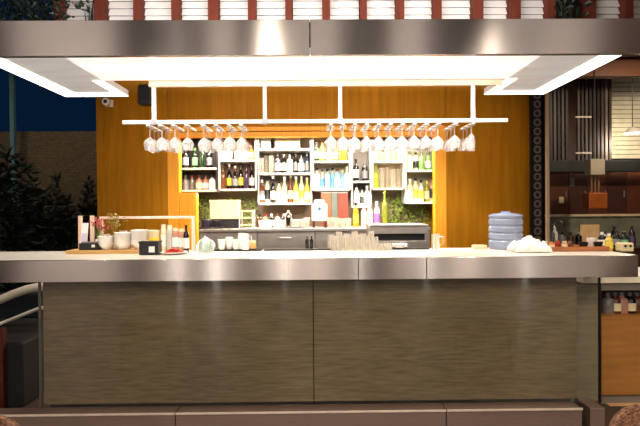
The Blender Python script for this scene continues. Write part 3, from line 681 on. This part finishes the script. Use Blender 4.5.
# cups near 228-246
for i, px in enumerate((222,229,236)):
    inst('cup','cup',(X(px,3.86,243),3.86+.02*(i%2),ct+.0128), f'white coffee cup on the rubber mat, {ORD[i]} from left', 'cup', 'coffee cups on the bar mat', rz=1+i, sc=(.75,.75,1.1+.25*(i%2)))
for i, px in enumerate((241.5,246.5)):
    t = thing('milk_jug', (X(px,3.88,240),3.88-.06*i,ct+.0128), ['tall white milk jug beside the coffee cups','white milk jug in front of the wooden block'][i], 'jug')
    MB().lathe([(0,0),(.026,0),(.03,.006),(.03,.08),(.024,.11),(.027,.125),(.024,.125),(.02,.11),(.025,.08),(0,.01)], 16).build('jug_body', CERAM, t, True)
    MB().tube([(.026,0,.11),(.046,0,.1),(.048,0,.06),(.03,0,.03)], .004, 6).build('handle', CERAM, t, True)
t = thing('knife_block', (X(251.5,3.9,243),3.9,ct+.0128), 'light orange wooden block on the bar mat right of the jugs', 'block')
MB().box(-.036,-.03,0,.036,.03,.05).build('block_body', mat('orange_block',(232,178,104),.5), t, bevel=.004)
MB().box(-.03,-.024,.0505,.03,.024,.062).build('block_cap', CREAM, t, bevel=.003)
# bar mats
for a, b, lab in ((213,262,'black rubber bar mat under the coffee cups'),(264,340,'long black rubber bar mat at the centre of the bar'),(378,428,'black rubber bar mat before the glass washer')):
    x0, x1 = X(a,3.9), X(b,3.9)
    t = thing('bar_mat', ((x0+x1)/2,3.9,ct), lab, 'mat')
    MB().box(-(x1-x0)/2,-.065,.0006,(x1-x0)/2,.065,.009).build('mat_base', RUBBER, t, bevel=.002)
    mb = MB()
    k = -(x1-x0)/2+.012
    while k < (x1-x0)/2-.012: mb.box(k,-.06,.0092,k+.006,.06,.012); k += .012
    mb.build('ribs', RUBBER, t)
# small dark bottles at 306-312 and white cutlery caddy
for i, px in enumerate((307,311.5)):
    k = bottle_kind('spirit','black',None,'black'); inst(k,'bottle',(X(px,3.9,245),3.9,ct+.0128),['left of two slim black bitters bottles at the bar centre','right of two slim black bitters bottles at the bar centre'][i],'bottle','bitters bottles',sc=(.32,.32,.36))
# tumblers
tumbler_kind('bar_tumbler', .034, .028, .12)
for r, (dd, pxs, rn) in enumerate(((3.78,(335,343,351,359,367,375),'front row'),(3.88,(331,339,347,355,363,371),'back row'))):
    for i, px in enumerate(pxs):
        inst('bar_tumbler','drinking_glass',(X(px,dd,245),dd,ct+.0008), f'upturned tumbler, {ORD[i]} from left in the {rn} right of bar centre', 'glass', f'upturned tumblers in the {rn}', sc=(.9,.9,random.uniform(.85,1.05)*(1 if r==0 else 1.15)))
# stacked white saucers at 395-408
for k in range(3):
    o = bpy.data.objects.new('saucer', pl); C.objects.link(o); o.location = (X(400,3.88,243),3.88,ct+.0128+k*.0095); o.scale = (.6,.6,.65)
    tag(o, f'white saucer, {ORD[k]} from the bottom of the stack on the right bar mat', 'saucer', 'saucers on the right bar mat')
for i, px in enumerate((382,388)):
    inst('bar_tumbler','drinking_glass',(X(px,3.75,245),3.75,ct+.0008), ['short clear glass left of the saucer stack','short clear glass touching the saucer stack side'][i], 'glass', 'short glasses by the saucers', sc=(.9,.9,.5))
# glass mug at 432-444
t = thing('glass_mug', (X(436,3.85,240),3.85,ct+.0008), 'clear glass mug with handle against the orange wood frame', 'mug')
MB().lathe([(0,0),(.028,0),(.03,.006),(.032,.12),(.029,.12),(.026,.01),(0,.008)], 16).build('mug_body', TUMB, t, True); MB().tube([(.03,0,.1),(.06,0,.1),(.062,0,.04),(.03,0,.03)], .006, 6).build('handle', TUMB, t, True)
# blue water jug
t = thing('water_jug', (X(506.5,3.83,240),3.83,ct+.0008), 'big ribbed blue water bottle standing at the bar\'s right part', 'water bottle')
prof = [(0,0),(.12,0),(.127,.012)]
for k in range(4): z = .03+k*.055; prof += [(.128,z),(.128,z+.03),(.121,z+.038),(.121,z+.047)]
prof += [(.128,.255),(.125,.262),(.10,.272),(.05,.279),(.03,.283),(.03,.287)]
MB().lathe(prof, 28).build('bottle_body', BLUEG, t, True); MB().lathe([(0,.2905),(.033,.2905),(.033,.287),(.0335,.281)][::-1], 18).build('cap', mat('cap_blue',(120,150,210),.4), t, True)
cloth('white_cloth', (X(530,3.57,242),3.57,ct+.001), .25,.17,.125, mat('white_linen',(246,242,236),.85), 'crumpled white cloth in front of the blue water bottle','cloth',seed=11)
# small folded napkin at 483
tag(MB().box(-.05,-.04,0,.05,.04,.03).build('folded_napkin', mat('beige_napkin',(206,180,140),.8), bevel=.006, loc=top(480,3.86)), 'small folded beige napkin left of the blue water bottle', 'napkin')
# wooden tray
a, b = X(541,3.62,247), X(606,3.62,247)
t = thing('serving_tray', ((a+b)/2,3.66,ct), 'long brown wooden tray at the right end of the bar', 'tray')
TW = mat('tray_wood',(128,72,36),.4,rgb2=(170,104,56),stretch=(.5,4,4))
MB().box(-(b-a)/2,-.11,.0008,(b-a)/2,.11,.012).build('tray_floor', TW, t, bevel=.003)
for y in (-.11,.10): MB().box(-(b-a)/2,y,.0125,(b-a)/2,y+.01,.035).build('tray_rim', TW, t, bevel=.002)
for x in (-(b-a)/2,(b-a)/2-.01): MB().box(x,-.099,.0125,x+.01,.099,.035).build('tray_rim', TW, t, bevel=.002)
for i, (px, c, dd) in enumerate(((547,'rose',3.68),(553,'amber',3.64),(559,'red',3.7),(566,'rose',3.66),(572,'brown',3.7))):
    k = bottle_kind('jar', c, 'cream' if i % 2 else None, ['cream','brown','red','cream','brown'][i]); inst(k,'jar',(X(px,dd,245),dd,ct+.0125), f'small {c} spice jar, {ORD[i]} from left on the wooden tray', 'jar', 'spice jars on the tray', sc=(.45,.45,.42))
for i, (px, m_, dd) in enumerate(((585,'b',3.66),(593,'w',3.70),(600,'b',3.66))):
    if m_ == 'w': inst('cup','cup',(X(px,dd,245),dd,ct+.0125),'white cup between two black bowls on the wooden tray','cup',None,sc=(.8,.8,1.1))
    else:
        o = bpy.data.objects.new('sauce_bowl', MB().lathe([(0,0),(.02,0),(.03,.03),(.034,.05),(.031,.05),(.026,.02),(0,.008)],16).mesh('sauce_bowl', BLACK, True)); C.objects.link(o); o.location = (X(px,dd,245),dd,ct+.0125)
        tag(o, 'black sauce bowl on the tray left of the white cup' if i == 0 else 'black sauce bowl at the tray\'s right end', 'bowl')
# right end bottles
for px, sh, c, l, cap, dd, h, lab in ((611,'spirit','yellow','yellow','white',3.6,.125,'yellow squeeze bottle at the right end of the bar'),
        (604,'squat','black','white','white',3.9,.12,'black bottle with white cap behind the tray'),(618,'squat','black','grey','black',3.9,.13,'black bottle right of the yellow squeeze bottle'),
        (626,'squat','dark green','green','black',3.9,.12,'dark green bottle second from the bar\'s right end'),(634,'squat','purple',None,'purple',3.88,.12,'dark purple bottle at the bar\'s far right end')):
    k = bottle_kind(sh,c,l,cap); f = h/SHP[sh][-1][1]; inst(k,'bottle',(X(px,dd,244),dd,ct+.0008),lab,'bottle','bottles at the right end of the bar',sc=(.62,.62,f))
t = thing('napkin_holder', (X(626.5,3.55,248),3.55,ct+.0008), 'white box with two dark round holes at the bar\'s right end', 'box')
MB().box(-.045,-.04,0,.045,.04,.062).build('holder_body', CREAM, t, bevel=.008)
for x in (-.018,.018): MB().cyl(.009,0,.004,12,Matrix.Translation((x,-.041,.04)) @ Matrix.Rotation(PI/2,4,'X')).build('dark_hole', BLACK, t)

# ================================================================== WALL THINGS
p = P(108.5,103,D-.09)
t = thing('security_camera', (p.x,D-.09,p.z), 'small white security camera at the upper left of the wood wall', 'camera')
MB().box(-.045,.05,-.045,.045,.0885,.045).build('mount_plate', WHITE, t, bevel=.006)
MB().lathe([(0,-.05),(.035,-.05),(.045,-.03),(.045,.045),(0,.0495)], 18, Matrix.Rotation(PI/2,4,'X')).build('camera_body', WHITE, t, True)
MB().cyl(.022,.0505,.06,14,Matrix.Rotation(PI/2,4,'X')).build('lens', BLACK, t, True)
p = P(147,96,D-.12)
t = thing('wall_speaker', (p.x,D-.12,p.z), 'black loudspeaker on the wood wall beside the left rack rod', 'speaker')
MB().box(-.075,-.07,-.12,.075,.07,.12).build('cabinet', mat('blue_black_plastic',(24,30,40),.5), t, bevel=.012)
MB().cyl(.05,.0705,.076,18,Matrix.Translation((0,0,-.03)) @ Matrix.Rotation(PI/2,4,'X')).build('woofer', BLACK, t, True)
MB().cyl(.022,.0705,.076,14,Matrix.Translation((0,0,.07)) @ Matrix.Rotation(PI/2,4,'X')).build('tweeter', BLACK, t, True)
MB().box(-.03,.0705,-.03,.03,.1195,.03).build('bracket', BLACK, t)

# ================================================================== RIGHT SIDE
# lattice column
d = 6.0
x0, x1 = X(531,d,170), X(545,d,170)
t = thing('lattice_column', ((x0+x1)/2,d,0), 'dark studded lattice column at the right edge of the wood wall', 'column')
for x in (x0+.015,x1-.015): PT(MB().box(x-.015,d-.02,0,x+.015,d+.02,wt), 'upright', IRON, par=t)
lat = MB(); z = .1; mm = (x0+x1)/2
PT(MB().box(x0+.031,d+.005,0,x1-.031,d+.018,wt), 'backing', DARK, par=t)
ring = MB()
while z < 3.5:
    ring.lathe([(.028,-.006),(.045,-.006),(.045,.006),(.028,.006),(.028,-.006)], 14, Matrix.Translation((mm,d-.008,z)) @ Matrix.Rotation(PI/2,4,'X')); z += .11
PT(ring, 'ring_chain', mat('pewter',(120,108,106),.4,.6), par=t)
x = X(548.3,5.9,170); tag(MB().box(-.018,-.018,0,.018,.018,2.9).build('white_pole', mat('ivory_paint',(196,170,140),.5), bevel=.003, loc=(x,5.9,0)), 'slim ivory pole just right of the lattice column', 'pole')
# back area wall
DR = 8.4
struct(MB().box(X(527,6.81)+.12,DR+.3,0,6.6,DR+.4,5.2).build('wall_kitchen', WOODD), 'dark brown kitchen wall beyond the bar\'s right end', 'wall')
# slatted screen
t = thing('slatted_screen', (X(572,7.6),7.6,Z(158,7.6,575)), 'dark vertical slatted screen behind the white pole', 'screen')
zt6, zb6 = 3.6, Z(172,7.6,600)+.002
SLM = [DARK, mat('slat_brown',(58,40,32),.5), mat('slat_grey',(96,88,84),.5)]
for i, px in enumerate(range(551,612,4)):
    if px in (571,575): continue
    x = X(px,7.6,110); PT(MB().box(x-.018,7.58,zb6,x+.018,7.62,zt6), 'slat', SLM[2] if px in (607,) else SLM[i%2], par=t)
PT(MB().box(X(549,7.6,110),7.621,zb6,X(609,7.6,110),7.64,zb6+.06), 'cross_bar', DARK, par=t)
for yy in (117,153):
    PT(MB().box(X(576,7.6),7.56,Z(yy,7.6,584)-.012,X(592,7.6),7.579,Z(yy,7.6,584)+.012), 'pale_bar', mat('pale_bar',(170,160,148),.5), par=t)
# dark beam
tag(MB().box(-(X(660,7.4)-X(549,7.4))/2,-.06,-.085,(X(660,7.4)-X(549,7.4))/2,.06,.085).build('hanging_beam', mat('black_green',(14,18,16),.6), bevel=.004, loc=((X(660,7.4)+X(549,7.4))/2,7.4,Z(166,7.4,600))), 'long black beam under the slatted screen and blind', 'beam')
q0, q1 = X(572,7.0,70), X(680,7.0,70); zz0 = Z(77,7.0,620); zz1 = Z(60,7.0,620)
tag(MB().box(-(q1-q0)/2,-.08,-(zz1-zz0)/2,(q1-q0)/2,.08,(zz1-zz0)/2).build('timber_beam', mat('canopy_timber', (96,58,34), .6, stretch=(.4,4,4)), bevel=.004, loc=((q0+q1)/2,7.0,(zz0+zz1)/2)), 'brown timber beam above the slatted screen at upper right', 'beam')
# blind window
bx_0, bx_1 = X(612,7.9,110), X(668,7.9,110); bzt, bzb = Z(79,7.9,640), Z(158,7.9,625)
win2 = struct(MB().box(bx_0-.05,7.96,bzb,bx_1,8.0,bzt).build('window_2', DARK), 'kitchen window covered by a cream slatted blind', 'window')
sl = MB(); z = bzb+.03; BL = mat('cream_blind',(214,208,182),.6)
while z < bzt:
    sl.box(bx_0,-.004,-.034,bx_1,.004,.034, Matrix.Translation((0,7.93,z)) @ Matrix.Rotation(math.radians(-18),4,'X')); z += .072
sl.build('blind_slats', BL, win2)
# pendant lamps
def pendant(px, py, d, r, lab, shade, power, col):
    p = P(px,py,d); t = thing('pendant_lamp', tuple(p), lab, 'lamp')
    MB().lathe([(.015,.09),(r*.5,.075),(r,0),(r*.96,0),(r*.46,.066),(.012,.08)], 18).build('lamp_shade', shade, t, True)
    MB().tube([(0,0,.09),(0,0,1.2)], .006, 6).build('cord', BLACK, t)
    MB().lathe([(0,-.02),(.02,-.012),(.028,.01),(.018,.035),(0,.04)], 12).build('bulb', emis('warm_bulb',(255,214,160),5), t, True)
    l = bpy.data.lights.new('pendant_light','POINT'); l.energy = power; l.color = col; l.shadow_soft_size = .06
    lo = bpy.data.objects.new('pendant_light', l); C.objects.link(lo); lo.location = p+Vector((0,-.02,-.10))
pendant(634,133,7.3,.12,'white pendant lamp hanging before the cream blind', WHITE, 26, (1,.86,.66))
# lantern: pale box with orange glow below
p = P(596,167,6.9)
t = thing('lamp_box', tuple(p), 'square pale grey lamp box with thin rods before the black beam', 'lamp')
MB().box(-.1,-.08,-.11,.1,.08,.11).build('lamp_housing', mat('pale_grey_box',(170,160,140),.5), t, bevel=.006)
for x in (-.05,.0,.05): MB().box(x-.012,-.012,-.36,x+.012,.012,-.1105).build('rod', mat('brass_rod',(150,120,90),.4,.5), t)
MB().box(-.13,-.09,-.58,.13,.09,-.3605).build('copper_shade', mat('copper_shade',(170,92,36),.4,.3), t, bevel=.01)
MB().tube([(0,0,.11),(0,0,1.6)], .006, 6).build('cord', BLACK, t)
# kitchen cabinet run (brown doors), pale ledge
d = 7.6; x0, x1 = X(550,d,200), X(668,d,200); zt7, zl = Z(172,d,600), Z(216,d,600)
t = thing('wall_cabinet', ((x0+x1)/2,d,zl), 'long dark brown wall cabinet under the black beam', 'cabinet')
n = 6
for i in range(n):
    a = x0+(x1-x0)*i/n; b = x0+(x1-x0)*(i+1)/n
    dp = PT(MB().box(a+.004,d,zl+.03,b-.004,d+.02,zt7), 'door', mat('cab_brown%d'%(i%2),((86,46,28),(64,36,26))[i%2],.4,stretch=(4,4,.5)), .003, par=t)
    MB().box(b-.05,d-.018,(zl+zt7)/2-.05,b-.038,d-.0005,(zl+zt7)/2+.05).build('door_handle', SHG, dp)
PT(MB().box(x0,d+.021,zl+.03,x1,d+.35,zt7), 'cabinet_body', WOODD, par=t)
PT(MB().box(x0,d-.03,zl-.005,x1,d+.35,zl+.029), 'pale_ledge', mat('pale_ledge',(214,190,160),.5), par=t)
for px, py, w_, h_, lab in ((563,200,.07,.1,'small cream notice on the brown cabinet left door'),(574,182,.07,.13,'grey notice on the brown cabinet beside the lamp box')):
    q = P(px,py,d-.02); tag(MB().box(-w_/2,-.003,-h_/2,w_/2,.003,h_/2).build('paper_notice', CREAM if px==563 else GREYP, loc=(q.x,d-.0035,q.z)), lab, 'notice')
# counter of the kitchen with grey splashback
d = 7.0; zk = Z(246,d,600)
t = thing('kitchen_counter', (X(610,d),d+.3,0), 'kitchen counter with steel top beyond the bar\'s right end', 'counter')
PT(MB().box(X(550,d),d,zk-.04,X(672,d),d+.6,zk), 'worktop', STEEL2, .003, par=t)
PT(MB().box(X(550,d),d+.03,0,X(672,d),d+.6,zk-.041), 'cabinet_body', WOODD, par=t)
PT(MB().box(X(550,d),d+.6005,0,X(672,d),d+.62,zl+.0), 'splashback', mat('grey_green_tile',(96,104,92),.3,rgb2=(130,126,104)), par=t)
q = P(592,228,d+.56); tag(MB().box(-.15,-.006,0,.15,.006,.28).build('paper_sheet', mat('cream_paper',(226,190,140),.7), bevel=.001, loc=(q.x,d+.58,zk+.001)), 'cream paper panel standing against the grey green splashback', 'panel')
for i, (px, c, sh) in enumerate(((556,'white','spirit'),(563,'grey','squat'),(572,'brown','squat'),(580,'black','squat'),(606,'white','squat'),(616,'black','spirit'),(626,'dark green','squat'),(634,'black','spirit'))):
    k = bottle_kind(sh,c,None,'white' if i%3==0 else 'black'); inst(k,'bottle',(X(px,7.2,240),7.2,zk+.0008), f'{c} kitchen bottle, {ORD[i]} from left on the kitchen counter', 'bottle','bottles on the kitchen counter')
# faucet
q = X(556,7.1,225)
t = thing('faucet', (q,7.12,zk), 'chrome swan neck faucet on the kitchen counter\'s left end', 'faucet')
CH = mat('chrome',(220,214,206),.12,1)
MB().tube([(0,0,0.001),(0,0,.3),(.03,0,.36),(.09,0,.37),(.14,0,.33),(.15,0,.26)], .014, 8).build('spout', CH, t, True); MB().cyl(.03,.0006,.03,14).build('faucet_base', CH, t, True)

# side station under the bar's right end (wood cabinet)
d = 3.69; x0, x1 = X(584,d,350), 3.4
zt8 = Z(276,d,620); z2 = Z(283,d,620); z3 = Z(291,d,620); z4 = Z(318,d,620); z5 = Z(397,d,620)
t = thing('side_station', ((x0+x1)/2,d+.25,0), 'wooden side station with pale top and open shelf past the bar\'s right end', 'cabinet')
PT(MB().box(x0,d-.03,z2,x1,d+.5,zt8), 'worktop', mat('lit_laminate',(240,230,206),.3), .002, par=t)
xb = X(604,d,350)
PT(MB().box(xb,d,z3,x1,d+.02,z2-.001), 'top_rail', GREYP, par=t)
PT(MB().box(xb,d+.02,z4-.02,x1,d+.5,z4), 'shelf_board', WOODC, par=t)
PT(MB().box(xb,d,z5,x1,d+.02,z4-.021), 'drawer_front', WOODC, .004, par=t)
PT(MB().box(xb,d+.021,z5,x1,d+.5,z4-.0205), 'cabinet_body', WOODD, par=t)
PT(MB().box(xb,d+.03,0,x1,d+.5,z5-.001), 'toe_kick', GREYP, par=t)
PT(MB().box(xb+.05,d-.02,Z(410,d,625),x1,d+.029,Z(406.5,d,625)), 'toe_ledge', mat('pale_toe',(226,176,120),.5), par=t)
PT(MB().box(xb-.03,d,0,xb-.001,d+.5,z2-.001), 'side_panel', WOODD, par=t)
PT(MB().box(xb,d+.48,z4,x1,d+.5,z2-.001), 'back_panel', BLACK, par=t)
for i, (px, c) in enumerate(((610,'grey'),(617,'brown'),(624,'rose'),(632,'black'),(639,'brown'))):
    k = bottle_kind('squat', c, 'cream' if i%2 else None, 'grey'); inst(k,'bottle',(X(px,d+.15,310),d+.15,z4+.0008), f'{c} squat bottle, {ORD[i]} from left on the side station shelf', 'bottle','bottles on the side station shelf', sc=(1,1,.85))
# lounge chair with pale arms left of the counter
CHD = 4.3
def armpath(pts): return [tuple(P(x,y,CHD)) for x, y in pts]
cxp = P(20,330,CHD)
t = thing('lounge_bench', (cxp.x,CHD,0), 'dark bench with pale curved rails left of the bar front', 'bench')
PAL = mat('pale_rail',(232,222,202),.5)
PT(MB().tube([(-3.3,4.1,Z(311,CHD,-30)),tuple(P(0,300,CHD)),tuple(P(14,294,CHD)),tuple(P(28,289,CHD)),tuple(P(42,286,CHD)),tuple(P(60,284,CHD))], .038, 10), 'back_rail', PAL, smooth=True, par=t)
PT(MB().tube([(-3.3,4.1,Z(334,CHD,-30)),(*P(0,324,CHD).xy,P(0,324,CHD).z),(*P(20,316,CHD).xy,P(20,316,CHD).z),(*P(40,308,CHD).xy,P(40,308,CHD).z),(*P(60,305,CHD).xy,P(60,305,CHD).z)], .016, 10), 'seat_rail', PAL, smooth=True, par=t)
PT(MB().box(-3.2,3.75,0,P(60,300,CHD).x,CHD+.6,.5), 'bench_body', mat('black_bench', (9,9,10), .8), .02, par=t)
PT(MB().box(-3.2,CHD+.045,.55,P(60,300,CHD).x,CHD+.12,Z(294,CHD,30)), 'back_cushion', mat('navy_cushion',(20,28,40),.7), .02, par=t)
PT(MB().box(P(0,360,3.7).x,3.70,0,P(4,360,3.7).x,3.745,Z(328,3.7,2)), 'leg', mat('mahogany',(80,30,18),.4), par=t)
# rattan chairs in the foreground
def rattan(px, py, d, rz, lab):
    zt9 = Z(py,d,px); x = X(px,d,py)
    t = thing('rattan_chair', (x,d-.28,0), lab, 'chair', 'rattan chairs in the foreground', rz)
    sh = MB(); R0 = .3; n = 20; prev = None; rings = []
    for i in range(n+1):
        a = math.radians(-20+220*i/n); hh = zt9-.012-.16*abs(math.cos(a))**2
        ca, sa = math.cos(a), math.sin(a)
        rings.append([sh.bm.verts.new((r*ca, r*sa, z)) for r, z in ((R0-.03,.36),(R0,.36),(R0+.03,hh),(R0+.0,hh))])
    for A, B in zip(rings, rings[1:]):
        for k in range(4): sh.bm.faces.new((A[k],B[k],B[(k+1)%4],A[(k+1)%4]))
    sh.bm.faces.new(rings[0]); sh.bm.faces.new(rings[-1][::-1])
    sh.build('backrest', RATT, t, True)
    rim = []
    for i in range(n+1):
        a = math.radians(-20+220*i/n); rim.append(((R0+.015)*math.cos(a),(R0+.015)*math.sin(a),zt9-.012-.16*abs(math.cos(a))**2))
    MB().tube(rim, .018, 8).build('rim', RATT, t, True)
    MB().cyl(.29,.32,.36,24).build('seat', RATT, t, True)
    for sx in (-1,1):
        for sy in (-1,1): MB().tube([(sx*.2,sy*.2,.3195),(sx*.22,sy*.22,0)], .018, 8).build('leg', WOODD, t, True)
rattan(656, 410, 2.3, math.radians(10), 'woven rattan chair at the lower right corner before the bar')
rattan(-14, 418, 2.3, 0, 'woven rattan chair at the lower left corner before the bar')

# ================================================================== LIGHTS
w = bpy.data.worlds.new('dusk'); SC.world = w; w.use_nodes = True
bg = w.node_tree.nodes['Background']; bg.inputs['Color'].default_value = srgb(5,23,44); bg.inputs['Strength'].default_value = 1.0
def area(name, loc, rot, sx, sy, e, col):
    l = bpy.data.lights.new(name,'AREA'); l.shape = 'RECTANGLE'; l.size = sx; l.size_y = sy; l.energy = e; l.color = col
    o = bpy.data.objects.new(name, l); C.objects.link(o); o.location = loc; o.rotation_euler = rot; return o
def spot(name, loc, target, e, col, ang=70, blend=.6, soft=.05):
    l = bpy.data.lights.new(name,'SPOT'); l.energy = e; l.color = col; l.spot_size = math.radians(ang); l.spot_blend = blend; l.shadow_soft_size = soft
    o = bpy.data.objects.new(name, l); C.objects.link(o); o.location = loc
    o.rotation_euler = (Vector(target)-Vector(loc)).to_track_quat('-Z','Y').to_euler(); return o
WARM = (1,.80,.56)

for x in (-1.4,-.7,0,.7,1.3):
    spot('wall_washer', (x,4.25,2.68), (x,6.2,2.05), 46, WARM, 85)
for x in (-1.95,1.85): spot('wing_fill', (x,4.40,2.50), (x*1.12,6.2,1.7), 26, WARM, 95)  # unseen spots added to brighten the sides of the wood wall
for x in (-1.95,-1.1,-.55,0,.55,1.1,1.8):
    spot('bar_downlight', (x,3.60,2.49), (x,3.75,1.1), 34, (1,.89,.76), 95)
for x in (-1.2,-.75,.15,.5,.85,1.2):
    spot('rack_downlight', (x,3.42,2.50), (x,4.02,1.95), 44, (1,.92,.84), 84)
area('niche_light', (X(308,D),D+.05,nt_-.14), (math.radians(-8),0,0), 3.0, .06, 100, (1,.88,.70))
area('shelf_gap_fill', (X(308,D),D+.06,Z(193,D)), (math.radians(-5),0,0), 2.8, .05, 34, (1,.9,.74))  # unseen strip added to brighten the back counter and hedges
area('header_wash', (-.06,3.5,2.508), (math.radians(88),0,0), 3.1, .012, 13, (1,.90,.80))  # helper strip added only to brighten the header beam
for x in (-.9,-.3,.35,.95):
    spot('aisle_fill', (x,4.1,2.60), (x,5.7,1.15), 125, (1,.9,.78), 70)  # unseen spots added to brighten the back counter front and bottles
area('clerestory_light', (0,5.0,3.3), (math.radians(163),0,0), 5.2, .3, 230, (1,.93,.88))
for x, y in ((-2.5,-1.5),(0,-2.2),(2.5,-1.5),(-.56,.2),(2.4,-.2)):
    spot('dining_lamp', (x,y,3.6), (x*.9,y+1.6,0), 190, (1,.86,.72), 110, .8, .12)
for x, wd in ((-3.15,.06),(-2.3,.12),(-.7,.06),(1.0,.06),(2.6,.06),(4.9,.06)):
    area('streak_light', (x,-4.85,.65), (PI/2,0,0), wd, 1.2, 90*wd, (1,.92,.84))  # unseen tall lights added so the steel edge shows bright streaks
area('dining_glow', (0,-3.4,6.2), (math.radians(-38),0,0), 15, .6, 400, (1,.97,.95))  # unseen fill added to brighten the upper wall mirrored in the fascia
area('dining_wash', (0,-3.6,2.8), (math.radians(-35),0,0), 15, .4, 430, (1,.93,.89))  # unseen fill added to brighten the lower wall mirrored in the steel edge
spot('kitchen_lamp', (4.2,5.6,3.4), (4.6,7.6,1.6), 150, (1,.80,.58), 110, .8, .1)
spot('station_lamp', (2.75,2.7,2.4), (2.5,3.69,.6), 34, (1,.82,.58), 110, .8, .1)
spot('garden_lamp', (-4.6,6.6,3.2), (-4.8,9.2,1.6), 45, (1,.86,.66), 110, .9, .2)
spot('bench_rail_fill', (-3.2,2.6,2.2), (-2.9,4.3,.9), 30, (1,.9,.76), 80, .8, .1)  # unseen spot added to brighten the pale bench rails
